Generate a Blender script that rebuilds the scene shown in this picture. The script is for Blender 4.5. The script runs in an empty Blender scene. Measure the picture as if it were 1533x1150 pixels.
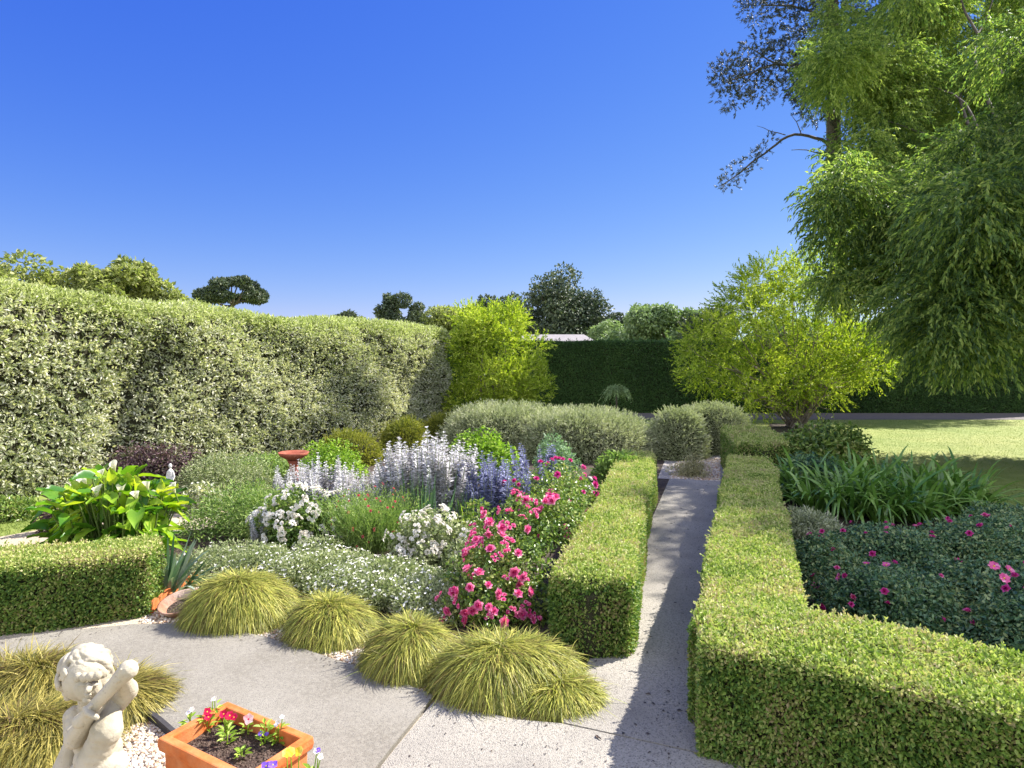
import bpy, bmesh, math
import numpy as np
from mathutils import Vector, Matrix

rng = np.random.default_rng(11)
sc = bpy.context.scene
COL = sc.collection
R = math.radians

# ------------------------------------------------------------------ camera
F_PX, CX, CY, CAM_H, PITCH = 950.0, 766.5, 575.0, 2.0, math.atan(35 / 950.0)
cam = bpy.data.cameras.new('camera')
cam.sensor_fit = 'HORIZONTAL'; cam.sensor_width = 36.0
cam.lens = F_PX / 1533 * 36.0
cam.clip_start = 0.05; cam.clip_end = 3000
cam_ob = bpy.data.objects.new('camera', cam); COL.objects.link(cam_ob)
cam_ob.location = (0, 0, CAM_H); cam_ob.rotation_euler = (R(90) - PITCH, 0, 0)
sc.camera = cam_ob
CP, SP = math.cos(PITCH), math.sin(PITCH)

def ray(px, py):
    dx, dz = (px - CX) / F_PX, -(py - CY) / F_PX
    return dx, CP + dz * SP, dz * CP - SP

def at(px, py, z=0.0):                      # world point at height z seen at this place of the photo
    d = ray(px, py); t = (z - CAM_H) / d[2]
    return np.array([d[0] * t, d[1] * t, z])

def atY(px, py, Y):                         # world point at depth Y
    d = ray(px, py); t = Y / d[1]
    return np.array([d[0] * t, Y, CAM_H + d[2] * t])

def proj(P):
    P = np.atleast_2d(P); x, y, z = P[:, 0], P[:, 1], P[:, 2] - CAM_H
    yc = y * CP - z * SP; zc = y * SP + z * CP
    yc = np.maximum(yc, .01)
    return CX + F_PX * x / yc, CY - F_PX * zc / yc

# ------------------------------------------------------------------ mesh builder
class MB:
    def __init__(s):
        s.V, s.Fs, s.Rn, s.Mi, s.Sm, s.n = [], [], [], [], [], 0
    def add(s, V, F, rnd=0.5, mat=0, smooth=False):
        V = np.asarray(V, dtype=np.float64).reshape(-1, 3); F = np.asarray(F, dtype=np.int64)
        if len(V) == 0 or len(F) == 0: return s
        s.V.append(V); s.Fs.append(F + s.n)
        s.Rn.append(np.broadcast_to(np.asarray(rnd, dtype=np.float64), (len(V),)))
        s.Mi.append(np.full(len(F), mat)); s.Sm.append(np.full(len(F), smooth)); s.n += len(V)
        return s
    def mesh(s, name, mats):
        me = bpy.data.meshes.new(name)
        V = np.concatenate(s.V); me.vertices.add(len(V)); me.vertices.foreach_set('co', V.astype(np.float32).ravel())
        loops = np.concatenate([f.ravel() for f in s.Fs]); tot = np.concatenate([np.full(len(f), f.shape[1]) for f in s.Fs])
        me.loops.add(len(loops)); me.loops.foreach_set('vertex_index', loops.astype(np.int32))
        me.polygons.add(len(tot)); st = np.concatenate([[0], np.cumsum(tot)[:-1]])
        me.polygons.foreach_set('loop_start', st.astype(np.int32))
        me.polygons.foreach_set('material_index', np.concatenate(s.Mi).astype(np.int32))
        me.polygons.foreach_set('use_smooth', np.concatenate(s.Sm).astype(bool))
        a = me.attributes.new('rnd', 'FLOAT', 'POINT'); a.data.foreach_set('value', np.concatenate(s.Rn).astype(np.float32))
        for m in (mats if isinstance(mats, (list, tuple)) else [mats]): me.materials.append(m)
        me.update(calc_edges=True); me.validate()
        return me
    def build(s, name, mats, parent=None, origin=None):
        me = s.mesh(name, mats)
        if origin is not None:
            me.transform(Matrix.Translation(-Vector(origin)))
        return link(name, me, parent, origin)

def link(name, me, parent=None, origin=None):
    o = bpy.data.objects.new(name, me); COL.objects.link(o)
    if origin is not None: o.location = origin
    if parent is not None:
        o.parent = parent
        if origin is not None: o.location = Vector(origin) - parent.location
        else: o.location = -parent.location if me is not None else (0, 0, 0)
    return o

def empty(name, loc):
    o = bpy.data.objects.new(name, None); COL.objects.link(o)
    o.empty_display_size = .1; o.location = loc
    return o

def tag(o, label=None, cat=None, group=None, kind=None):
    if label: o['label'] = label
    if cat: o['category'] = cat
    if group: o['group'] = group
    if kind: o['kind'] = kind
    return o

# ------------------------------------------------------------------ numpy geometry
def unit(a):
    return a / np.maximum(np.linalg.norm(a, axis=-1, keepdims=True), 1e-9)
def rdir(n):
    return unit(rng.normal(size=(n, 3)))

def smooth_noise(P, freq, seed, octs=3):
    r = np.random.default_rng(seed); out = np.zeros(len(P)); a = 1.0; tot = 0
    for o in range(octs):
        for k in range(4):
            d = unit(r.normal(size=3)) * freq * (2 ** o) * r.uniform(.7, 1.3)
            out += a * np.sin(P @ d + r.uniform(0, 6.28)) / 2; tot += a / 2
        a *= .5
    return out / tot * 1.6

def leaf_quads(mb, P, D, Nh, L, W, rnd, mat=0, fold=.12, shape='oval'):
    n = len(P)
    if n == 0: return
    L = np.broadcast_to(L, (n,))[:, None]; W = np.broadcast_to(W, (n,))[:, None]
    D = unit(D); S = unit(np.cross(D, Nh)); N = np.cross(S, D)
    if shape == 'oval':          # one folded diamond
        V = np.stack([P, P + D * L * .45 + S * W * .5 + N * L * fold, P + D * L, P + D * L * .45 - S * W * .5 + N * L * fold], 1)
        F = np.arange(n * 4).reshape(n, 4); k = 4
    else:                        # six-sided leaf, bent at the middle
        V = np.stack([P, P + D * L * .3 + S * W * .5 + N * L * fold, P + D * L * .7 + S * W * .36 + N * L * fold * .5, P + D * L - N * L * fold * .8,
                      P + D * L * .7 - S * W * .36 + N * L * fold * .5, P + D * L * .3 - S * W * .5 + N * L * fold], 1)
        b = np.arange(n)[:, None] * 6
        F = np.concatenate([b + [0, 1, 2, 3], b + [0, 3, 4, 5]], 0); k = 6
    mb.add(V.reshape(-1, 3), F, np.repeat(np.broadcast_to(rnd, (n,)), k), mat)

def surf_leaves(mb, P, N, L, W, spread=.8, out=.6, depth=.03, jl=.35, up=0.0, mat=0, rnd=None, shape='oval', hang=0.0, lo=0., hi=1.):
    """leaves on a surface: normals scatter about N, tips lean outwards"""
    n = len(P)
    nn = unit(N + rdir(n) * spread + np.array([0, 0, up]))
    d = unit(np.cross(nn, rdir(n)) + N * out * rng.uniform(.2, 1.3, (n, 1)) + np.array([0, 0, -hang]))
    LL = L * (1 + rng.uniform(-jl, jl, n)); WW = W * (1 + rng.uniform(-jl, jl, n))
    q = P - N * rng.uniform(0, depth, n)[:, None]
    leaf_quads(mb, q, d, nn, LL, WW, rng.uniform(lo, hi, n) if rnd is None else rnd, mat, shape=shape)

def tri_sample(V, F, n):
    V = np.asarray(V); F = np.asarray(F)
    T = np.concatenate([F[:, [0, 1, 2]], F[:, [0, 2, 3]]]) if F.shape[1] == 4 else F
    a, b, c = V[T[:, 0]], V[T[:, 1]], V[T[:, 2]]
    cr = np.cross(b - a, c - a); ar = np.linalg.norm(cr, axis=1) / 2
    i = rng.choice(len(T), n, p=ar / ar.sum())
    u, v = rng.uniform(size=n), rng.uniform(size=n); m = u + v > 1; u[m] = 1 - u[m]; v[m] = 1 - v[m]
    return a[i] + (b - a)[i] * u[:, None] + (c - a)[i] * v[:, None], unit(cr[i])

def area(V, F):
    V = np.asarray(V); T = np.concatenate([F[:, [0, 1, 2]], F[:, [0, 2, 3]]]) if F.shape[1] == 4 else F
    return np.linalg.norm(np.cross(V[T[:, 1]] - V[T[:, 0]], V[T[:, 2]] - V[T[:, 0]]), axis=1).sum() / 2

def grid_faces(nu, nv, close=False):
    F = []
    i, j = np.meshgrid(np.arange(nu - 1), np.arange(nv if close else nv - 1), indexing='ij')
    j2 = (j + 1) % nv
    return np.stack([i * nv + j, i * nv + j2, (i + 1) * nv + j2, (i + 1) * nv + j], -1).reshape(-1, 4)

def resample(pts, step):
    pts = np.asarray(pts, float)
    d = np.concatenate([[0], np.cumsum(np.linalg.norm(np.diff(pts, axis=0), axis=1))])
    n = max(2, int(d[-1] / step) + 1); s = np.linspace(0, d[-1], n)
    return np.stack([np.interp(s, d, pts[:, k]) for k in range(pts.shape[1])], 1)

def round_path(pts, r, n=8):
    pts = [np.array(p, float) for p in pts]; out = [pts[0]]
    for a, b, c in zip(pts, pts[1:], pts[2:]):
        u, v = unit(a - b), unit(c - b); p, q = b + u * r, b + v * r
        for t in np.linspace(0, 1, n): out.append((1 - t) ** 2 * p + 2 * t * (1 - t) * b + t * t * q)
    out.append(pts[-1]); return np.array(out)

def sweep_hedge(path, width, height, corner=.1, step=.08, amp=.02, freq=4, seed=1, endr=.2, hfun=None, batter=0.0):
    """clipped hedge along a 2-D centreline: rounded section, rounded ends. Faces point outwards."""
    p = resample(path, step); n = len(p)
    t = unit(np.gradient(p, axis=0)); nr = np.stack([t[:, 1], -t[:, 0]], 1)      # right-hand normal
    s = np.linspace(0, 1, n) * np.linalg.norm(np.diff(p, axis=0), axis=1).sum()
    e = np.minimum(s, s[-1] - s); e = np.clip(e / endr, 0, 1); wf = (1 - (1 - e) ** 3) ** (1 / 3.)
    hw = width / 2; c = corner
    sec = []                                                                   # (x, z) from left foot to right foot
    for z in np.linspace(0, height - c, max(4, int(height / step))): sec.append((-hw + batter * z, z))
    for a in np.linspace(0, 90, 6)[1:]: sec.append((-hw + batter * height + c - c * math.cos(R(a)), height - c + c * math.sin(R(a))))
    m = [(-x, z) for x, z in sec[::-1]]; x1 = -sec[-1][0]
    for x in np.linspace(-x1, x1, max(4, int(2 * x1 / step)))[1:-1]: sec.append((x, height))
    sec = np.array(sec + m)
    k = len(sec)
    hz = np.ones(n) if hfun is None else np.array([hfun(x, y) for x, y in p])
    endz = 1 - .12 * (1 - wf)
    X = p[:, None, 0] + nr[:, None, 0] * sec[None, :, 0] * wf[:, None]
    Y = p[:, None, 1] + nr[:, None, 1] * sec[None, :, 0] * wf[:, None]
    Z = sec[None, :, 1] * (hz * endz)[:, None]
    V = np.stack([X, Y, np.broadcast_to(Z, X.shape)], -1).reshape(-1, 3)
    ctr = np.stack([np.repeat(p[:, 0], k), np.repeat(p[:, 1], k), V[:, 2] * .6], 1)
    d = unit(V - ctr)
    V = V + d * (smooth_noise(V, freq, seed) * amp)[:, None]
    V[:, 2] = np.maximum(V[:, 2], 0)
    F = grid_faces(n, k)[:, ::-1]
    a, b, cc = V[F[:, 0]], V[F[:, 1]], V[F[:, 2]]
    g = (np.cross(b - a, cc - a) * (a - ctr[F[:, 0]])).sum()
    if g < 0: F = F[:, ::-1]
    return V, F

def dome(c, rx, ry, h, nu=14, nv=28, pw=2.4, amp=.05, freq=3, seed=2, rot=0.0, base=0.0):
    """mound standing on the ground"""
    th = np.linspace(0.0, math.pi / 2, nu); ph = np.linspace(0, 2 * math.pi, nv, endpoint=False)
    T, Q = np.meshgrid(th, ph, indexing='ij')
    ct, st = np.cos(T) ** (2 / pw), np.sin(T) ** (2 / pw)
    x, y, z = ct * np.cos(Q), ct * np.sin(Q), st
    V = np.stack([x, y, z], -1).reshape(-1, 3)
    f = 1 + smooth_noise(V * [rx, ry, h], freq, seed) * amp
    V = V * f[:, None] * [rx, ry, h]
    cr, sr = math.cos(rot), math.sin(rot)
    V = np.stack([V[:, 0] * cr - V[:, 1] * sr + c[0], V[:, 0] * sr + V[:, 1] * cr + c[1], V[:, 2] + base], 1)
    return V, grid_faces(nu, nv, True)

def shrink(V, f, zf=None):
    c = V.mean(0); c[2] = V[:, 2].min(); return c + (V - c) * f

def tube(mb, pts, radii, seg=7, rnd=.5, mat=0, cap=True):
    pts = np.asarray(pts, float); n = len(pts); radii = np.broadcast_to(radii, (n,))
    t = unit(np.gradient(pts, axis=0)); ref = np.array([0.31, .95, .05]); a = unit(np.cross(t, ref)); b = np.cross(t, a)
    an = np.linspace(0, 2 * math.pi, seg, endpoint=False)
    V = pts[:, None] + radii[:, None, None] * (np.cos(an)[None, :, None] * a[:, None] + np.sin(an)[None, :, None] * b[:, None])
    mb.add(V.reshape(-1, 3), grid_faces(n, seg, True), rnd, mat, True)
    if cap:
        mb.add(np.concatenate([V[-1], pts[-1:]]), np.array([[i, (i + 1) % seg, seg] for i in range(seg)]), rnd, mat, True)

def limb(mb, a, b, r0, r1, bend=.12, n=9, mat=0, sag=0.0, seg=7):
    a, b = np.array(a, float), np.array(b, float); L = np.linalg.norm(b - a); t = np.linspace(0, 1, n)[:, None]
    p = a + (b - a) * t
    o1, o2 = rdir(1), rdir(1)
    p = p + np.sin(t * math.pi) * o1 * L * bend + np.sin(t * 2 * math.pi) * o2 * L * bend * .5
    p[:, 2] += (np.sin(t * math.pi) * sag * L)[:, 0]
    p[0], p[-1] = a, b
    tube(mb, p, np.linspace(r0, r1, n), seg, .5, mat)
    return p

def blades(mb, P, D, L, W, droop, segs=4, rnd=None, mat=0, power=.7, flat=None):
    """arching strap leaves: P roots, D start directions"""
    n = len(P); L = np.broadcast_to(L, (n,))[:, None]; W = np.broadcast_to(W, (n,))[:, None]; droop = np.broadcast_to(droop, (n,))[:, None]
    D = unit(D); S = unit(np.cross(D, np.array([0, 0, 1.0]) + rdir(n) * .35))
    rows = []
    for t in np.linspace(0, 1, segs + 1):
        c = P + D * L * t; c = c + np.array([0, 0, -1.0]) * (droop * L * t * t)
        w = W * .5 * (min(1, .55 + t * 2)) * max(0.04, (1 - t ** 2.2)) ** power
        rows += [c + S * w, c - S * w]
    V = np.stack(rows, 1); k = V.shape[1]
    b = np.arange(n)[:, None] * k
    F = np.concatenate([b + [2 * i, 2 * i + 1, 2 * i + 3, 2 * i + 2] for i in range(segs)], 0)
    r = rng.uniform(size=n) if rnd is None else np.broadcast_to(rnd, (n,))
    mb.add(V.reshape(-1, 3), F, np.repeat(r, k), mat)

def strands(P0, D0, L, droop, m, t0=.12):
    """points and tangents along drooping twigs"""
    n = len(P0); t = np.tile(np.linspace(t0, 1, m)[None], (n, 1)) + rng.uniform(-.4, .4, (n, m)) / m
    L = np.broadcast_to(L, (n,)); droop = np.broadcast_to(droop, (n,)); D0 = unit(D0)
    P = P0[:, None] + D0[:, None] * (L[:, None] * t)[..., None]
    P[..., 2] -= (droop * L)[:, None] * t * t
    T = np.repeat(D0[:, None], m, 1).copy(); T[..., 2] -= 2 * droop[:, None] * t
    return P.reshape(-1, 3), unit(T.reshape(-1, 3)), np.repeat(np.arange(n), m)

def lump_points(lumps, n, inner=.35):
    C = np.array([l[:3] for l in lumps], float); Rr = np.array([(l[3:6] if len(l) >= 6 else [l[3]] * 3) for l in lumps], float)
    w = (Rr ** 2).sum(1) ; i = rng.choice(len(C), n, p=w / w.sum())
    d = rdir(n); f = rng.uniform(inner, 1, n) ** .5
    return C[i] + d * Rr[i] * f[:, None], unit(d / Rr[i]), i

def lathe(mb, prof, c=(0, 0, 0), seg=32, rnd=.5, mat=0, sx=1, sy=1, rot=0.0, smooth=True):
    prof = np.array(prof, float); an = np.linspace(0, 2 * math.pi, seg, endpoint=False)
    x = prof[:, None, 0] * np.cos(an) * sx; y = prof[:, None, 0] * np.sin(an) * sy; cr, sr = math.cos(rot), math.sin(rot)
    V = np.stack([x * cr - y * sr, x * sr + y * cr, np.repeat(prof[:, 1:2], seg, 1)], -1).reshape(-1, 3) + np.array(c)
    mb.add(V, grid_faces(len(prof), seg, True)[:, ::-1], rnd, mat, smooth)

def poly_sheet(name, pts, z, mat, kind='structure', thick=None):
    bm = bmesh.new(); vs = [bm.verts.new((x, y, z)) for x, y in pts]; f = bm.faces.new(vs)
    if f.normal.z < 0: f.normal_flip()
    bm.normal_update()
    if f.normal.z < 0: bmesh.ops.reverse_faces(bm, faces=[f])
    if thick:
        r = bmesh.ops.extrude_face_region(bm, geom=[f]); 
        for v in [g for g in r['geom'] if isinstance(g, bmesh.types.BMVert)]: v.co.z -= thick
    bmesh.ops.recalc_face_normals(bm, faces=bm.faces)
    bmesh.ops.triangulate(bm, faces=[f for f in bm.faces if len(f.verts) > 4])
    me = bpy.data.meshes.new(name); bm.to_mesh(me); bm.free(); me.materials.append(mat)
    o = link(name, me); return tag(o, kind=kind)

def fuse(name, parts, mat, voxel=.006, smooth=3, parent=None):
    """one continuous surface out of overlapping round volumes: ('e', centre, radii, rot) or ('c', p, q, r0, r1)"""
    fb = MB(); I2 = []
    for sd in (2, 3):
        bm = bmesh.new(); bmesh.ops.create_icosphere(bm, subdivisions=sd, radius=1); bm.verts.ensure_lookup_table()
        I2.append((np.array([v.co[:] for v in bm.verts]), np.array([[v.index for v in f.verts] for f in bm.faces]))); bm.free()
    for p in parts:
        if p[0] == 'e':
            Vv = I2[1 if max(p[2]) > .03 else 0][0] * np.array(p[2])
            if len(p) > 3: Vv = Vv @ np.array(p[3]).T
            fb.add(Vv + np.array(p[1]), I2[1 if max(p[2]) > .03 else 0][1])
        else:
            a, b = np.array(p[1]), np.array(p[2]); n = max(3, int(np.linalg.norm(b - a) / (min(p[3], p[4]) * .5)))
            for i in range(n + 1):
                t = i / n; fb.add(I2[0][0] * (p[3] * (1 - t) + p[4] * t) + a * (1 - t) + b * t, I2[0][1])
    me = fb.mesh(name, mat)
    tmp = bpy.data.objects.new(name + '_tmp', me); COL.objects.link(tmp)
    md = tmp.modifiers.new('r', 'REMESH'); md.mode = 'VOXEL'; md.voxel_size = voxel; md.use_smooth_shade = True
    if smooth:
        ms = tmp.modifiers.new('s', 'SMOOTH'); ms.iterations = smooth; ms.factor = .5
    dg = bpy.context.evaluated_depsgraph_get(); out = bpy.data.meshes.new_from_object(tmp.evaluated_get(dg))
    bpy.data.objects.remove(tmp); bpy.data.meshes.remove(me)
    out.name = name; out.materials.clear(); out.materials.append(mat)
    for p in out.polygons: p.use_smooth = True
    return link(name, out, parent)
# ------------------------------------------------------------------ materials
def new_mat(name):
    m = bpy.data.materials.new(name); m.use_nodes = True; nt = m.node_tree; nt.nodes.clear()
    return m, nt, nt.nodes, nt.links

def ramp(nt, stops, interp='LINEAR'):
    r = nt.nodes.new('ShaderNodeValToRGB'); e = r.color_ramp.elements; r.color_ramp.interpolation = interp
    while len(e) < len(stops): e.new(.5)
    for k, (p, c) in zip(e, stops): k.position = p; k.color = (*c, 1)
    return r

def leaf_mat(name, cols, trans=.35, rough=.5, nscale=1.6, namt=.35, spec=.35, tint=(1.0, 1.18, .6)):
    """leaf colours picked leaf by leaf (rnd attribute), drifting over the plant; light passes through the blades"""
    m, nt, N, Lk = new_mat(name)
    at_ = N.new('ShaderNodeAttribute'); at_.attribute_name = 'rnd'
    n = len(cols); r = ramp(nt, [(i / (n - 1), c) for i, c in enumerate(cols)])
    tc = N.new('ShaderNodeTexCoord'); nz = N.new('ShaderNodeTexNoise'); nz.inputs['Scale'].default_value = nscale; nz.inputs['Detail'].default_value = 2
    Lk.new(tc.outputs['Object'], nz.inputs['Vector'])
    mr = N.new('ShaderNodeMapRange'); mr.inputs['From Min'].default_value = .3; mr.inputs['From Max'].default_value = .7
    mr.inputs['To Min'].default_value = -namt; mr.inputs['To Max'].default_value = namt; Lk.new(nz.outputs['Fac'], mr.inputs['Value'])
    ad = N.new('ShaderNodeMath'); ad.operation = 'ADD'; ad.use_clamp = True
    Lk.new(at_.outputs['Fac'], ad.inputs[0]); Lk.new(mr.outputs['Result'], ad.inputs[1]); Lk.new(ad.outputs[0], r.inputs['Fac'])
    p = N.new('ShaderNodeBsdfPrincipled'); p.inputs['Roughness'].default_value = rough; p.inputs['Specular IOR Level'].default_value = spec
    Lk.new(r.outputs['Color'], p.inputs['Base Color'])
    t = N.new('ShaderNodeBsdfTranslucent'); mx = N.new('ShaderNodeMix'); mx.data_type = 'RGBA'; mx.blend_type = 'MULTIPLY'; mx.inputs['Factor'].default_value = 1
    Lk.new(r.outputs['Color'], mx.inputs[6]); mx.inputs[7].default_value = (*tint, 1); Lk.new(mx.outputs[2], t.inputs['Color'])
    s = N.new('ShaderNodeMixShader'); s.inputs[0].default_value = trans; Lk.new(p.outputs[0], s.inputs[1]); Lk.new(t.outputs[0], s.inputs[2])
    o = N.new('ShaderNodeOutputMaterial'); Lk.new(s.outputs[0], o.inputs[0])
    return m

def noise_mat(name, cols, scale=8, detail=6, rough=.85, bump=.3, bscale=60, spec=.3, speck=None, coord='Object', dist=.01, big=None):
    """earth, stone, concrete: noise colour, optional large stains and dark specks, grain as bump"""
    m, nt, N, Lk = new_mat(name)
    tc = N.new('ShaderNodeTexCoord'); nz = N.new('ShaderNodeTexNoise'); nz.inputs['Scale'].default_value = scale; nz.inputs['Detail'].default_value = detail
    nz.inputs['Roughness'].default_value = .65; Lk.new(tc.outputs[coord], nz.inputs['Vector'])
    n = len(cols); r = ramp(nt, [(.3 + .4 * i / (n - 1), c) for i, c in enumerate(cols)]); Lk.new(nz.outputs['Fac'], r.inputs['Fac'])
    col = r.outputs['Color']
    if big:                                                   # stain colour, scale, amount
        n2 = N.new('ShaderNodeTexNoise'); n2.inputs['Scale'].default_value = big[1]; n2.inputs['Detail'].default_value = 5; Lk.new(tc.outputs[coord], n2.inputs['Vector'])
        r2 = ramp(nt, [(.42, (0, 0, 0)), (.68, (big[2],) * 3)]); Lk.new(n2.outputs['Fac'], r2.inputs['Fac'])
        mx = N.new('ShaderNodeMix'); mx.data_type = 'RGBA'; Lk.new(r2.outputs['Color'], mx.inputs['Factor']); Lk.new(col, mx.inputs[6]); mx.inputs[7].default_value = (*big[0], 1); col = mx.outputs[2]
    if speck:                                                 # colour, scale, threshold
        v = N.new('ShaderNodeTexVoronoi'); v.inputs['Scale'].default_value = speck[1]; Lk.new(tc.outputs[coord], v.inputs['Vector'])
        w = N.new('ShaderNodeTexWhiteNoise'); Lk.new(v.outputs['Position'], w.inputs['Vector'])
        r3 = ramp(nt, [(0, (1, 1, 1)), (speck[2], (1, 1, 1)), (min(1, speck[2] + .02), (0, 0, 0))]); Lk.new(w.outputs['Value'], r3.inputs['Fac'])
        mx = N.new('ShaderNodeMix'); mx.data_type = 'RGBA'; Lk.new(r3.outputs['Color'], mx.inputs['Factor']); Lk.new(col, mx.inputs[6]); mx.inputs[7].default_value = (*speck[0], 1); col = mx.outputs[2]
    p = N.new('ShaderNodeBsdfPrincipled'); p.inputs['Roughness'].default_value = rough; p.inputs['Specular IOR Level'].default_value = spec
    Lk.new(col, p.inputs['Base Color'])
    nb = N.new('ShaderNodeTexNoise'); nb.inputs['Scale'].default_value = bscale; nb.inputs['Detail'].default_value = 4; Lk.new(tc.outputs[coord], nb.inputs['Vector'])
    b = N.new('ShaderNodeBump'); b.inputs['Strength'].default_value = bump; b.inputs['Distance'].default_value = dist
    Lk.new(nb.outputs['Fac'], b.inputs['Height']); Lk.new(b.outputs[0], p.inputs['Normal'])
    o = N.new('ShaderNodeOutputMaterial'); Lk.new(p.outputs[0], o.inputs[0])
    return m

M = {}
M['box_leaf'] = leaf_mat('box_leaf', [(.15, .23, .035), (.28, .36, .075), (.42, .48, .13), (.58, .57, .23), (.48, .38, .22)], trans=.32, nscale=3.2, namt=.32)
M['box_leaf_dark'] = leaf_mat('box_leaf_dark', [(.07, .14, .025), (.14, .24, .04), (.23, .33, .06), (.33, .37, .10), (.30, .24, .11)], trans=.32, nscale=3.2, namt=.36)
M['twig'] = noise_mat('twig', [(.02, .022, .008), (.045, .04, .02)], scale=30, bump=.6)
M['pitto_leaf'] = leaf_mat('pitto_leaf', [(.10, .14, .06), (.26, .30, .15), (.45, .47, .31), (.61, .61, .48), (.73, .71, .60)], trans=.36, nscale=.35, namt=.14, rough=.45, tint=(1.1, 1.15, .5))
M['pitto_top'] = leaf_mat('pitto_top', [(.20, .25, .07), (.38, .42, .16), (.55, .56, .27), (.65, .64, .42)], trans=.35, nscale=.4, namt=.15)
M['cypress_leaf'] = leaf_mat('cypress_leaf', [(.03, .065, .02), (.05, .11, .028), (.075, .15, .035), (.11, .19, .05)], trans=.2, nscale=.5, namt=.25)
M['golden_leaf'] = leaf_mat('golden_leaf', [(.13, .22, .02), (.28, .39, .03), (.45, .54, .055), (.60, .65, .14)], trans=.42, nscale=.6, namt=.25, tint=(1.06, 1.12, .45))
M['gold_blade'] = leaf_mat('gold_blade', [(.21, .15, .05), (.17, .21, .04), (.38, .385, .065), (.58, .52, .13)], trans=.3, nscale=3, namt=.2)
M['brown_blade'] = leaf_mat('brown_blade', [(.14, .08, .035), (.12, .13, .03), (.30, .25, .05), (.50, .42, .12)], trans=.3, nscale=3, namt=.25)
M['willow_leaf'] = leaf_mat('willow_leaf', [(.075, .13, .05), (.145, .22, .06), (.26, .345, .075), (.45, .49, .14)], trans=.52, nscale=.25, namt=.25, rough=.55, spec=.3)
M['pine_needle'] = leaf_mat('pine_needle', [(.03, .045, .04), (.05, .065, .05), (.075, .09, .06), (.13, .12, .09)], trans=.1, nscale=.6, namt=.2)
M['tree_dark'] = leaf_mat('tree_dark', [(.04, .06, .04), (.07, .10, .055), (.11, .14, .07), (.16, .18, .10)], trans=.15, nscale=.25, namt=.3)
M['tree_mid'] = leaf_mat('tree_mid', [(.16, .19, .06), (.25, .28, .09), (.35, .37, .12), (.44, .44, .17)], trans=.4, nscale=.2, namt=.3)
M['tree_pale'] = leaf_mat('tree_pale', [(.12, .18, .08), (.20, .28, .12), (.28, .37, .16), (.37, .45, .22)], trans=.25, nscale=.2, namt=.3)
M['bark'] = noise_mat('bark', [(.05, .04, .03), (.13, .105, .085), (.2, .175, .15)], scale=14, bump=.9, bscale=40, dist=.02)
M['bark_pale'] = noise_mat('bark_pale', [(.14, .11, .085), (.26, .21, .17), (.36, .3, .25)], scale=18, bump=.6, bscale=50)
M['grey_leaf'] = leaf_mat('grey_leaf', [(.12, .14, .08), (.22, .25, .16), (.34, .37, .25), (.48, .48, .38)], trans=.22, nscale=2, namt=.2, rough=.7)
M['laven_leaf'] = leaf_mat('laven_leaf', [(.20, .23, .11), (.31, .34, .18), (.42, .44, .25), (.54, .53, .36)], trans=.22, nscale=1.5, namt=.25, rough=.7)
M['olive_leaf'] = leaf_mat('olive_leaf', [(.10, .13, .02), (.20, .22, .03), (.30, .31, .04), (.42, .38, .06)], trans=.25, nscale=2, namt=.25)
M['lime_leaf'] = leaf_mat('lime_leaf', [(.1, .19, .02), (.2, .34, .03), (.32, .46, .05), (.42, .52, .1)], trans=.4, nscale=1.5, namt=.2)
M['green_leaf'] = leaf_mat('green_leaf', [(.10, .17, .04), (.18, .28, .07), (.28, .38, .10), (.37, .43, .15)], trans=.32, nscale=1.8, namt=.25)
M['mint_leaf'] = leaf_mat('mint_leaf', [(.14, .24, .12), (.24, .36, .2), (.34, .45, .28)], trans=.3, nscale=2, namt=.2)
M['rose_leaf'] = leaf_mat('rose_leaf', [(.07, .13, .025), (.14, .23, .04), (.24, .33, .06), (.34, .35, .11)], trans=.3, nscale=2, namt=.25, rough=.38, spec=.5)
M['rose_leaf_blue'] = leaf_mat('rose_leaf_blue', [(.03, .075, .035), (.075, .16, .075), (.16, .27, .11), (.32, .38, .15)], trans=.25, nscale=2, namt=.25, rough=.35, spec=.5)
M['cover_leaf'] = leaf_mat('cover_leaf', [(.14, .18, .07), (.25, .29, .13), (.36, .39, .20), (.46, .47, .29)], trans=.3, nscale=2, namt=.25)
M['purple_leaf'] = leaf_mat('purple_leaf', [(.05, .025, .035), (.11, .06, .075), (.17, .10, .11), (.2, .19, .12)], trans=.25, nscale=2, namt=.25)
M['lily_leaf'] = leaf_mat('lily_leaf', [(.06, .17, .025), (.13, .29, .03), (.28, .44, .04), (.52, .60, .08)], trans=.45, nscale=2.5, namt=.3, rough=.3, spec=.5, tint=(1.3, 1.3, .35))
M['iris_leaf'] = leaf_mat('iris_leaf', [(.07, .14, .07), (.13, .22, .11), (.22, .31, .16)], trans=.3, nscale=3, namt=.2, rough=.4)
M['flax_leaf'] = leaf_mat('flax_leaf', [(.05, .11, .06), (.11, .19, .12), (.22, .30, .22), (.3, .36, .3)], trans=.25, nscale=3, namt=.2, rough=.4)
M['aga_leaf'] = leaf_mat('aga_leaf', [(.06, .14, .02), (.11, .23, .035), (.18, .32, .055), (.27, .41, .10)], trans=.28, nscale=2, namt=.2, rough=.28, spec=.6)
M['stem'] = leaf_mat('stem', [(.08, .12, .03), (.18, .24, .06)], trans=.1, nscale=3, namt=.1)
def petal(name, cols, trans=.35): return leaf_mat(name, cols, trans=trans, nscale=3, namt=.1, rough=.6, spec=.2, tint=(1, .95, .95))
M['pink_petal'] = petal('pink_petal', [(.60, .03, .19), (.74, .08, .30), (.84, .24, .44), (.90, .50, .62)])
M['magenta_petal'] = petal('magenta_petal', [(.46, .015, .16), (.64, .04, .27), (.76, .14, .40)])
M['rosy_petal'] = petal('rosy_petal', [(.55, .03, .17), (.72, .12, .33), (.82, .32, .5)])
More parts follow.
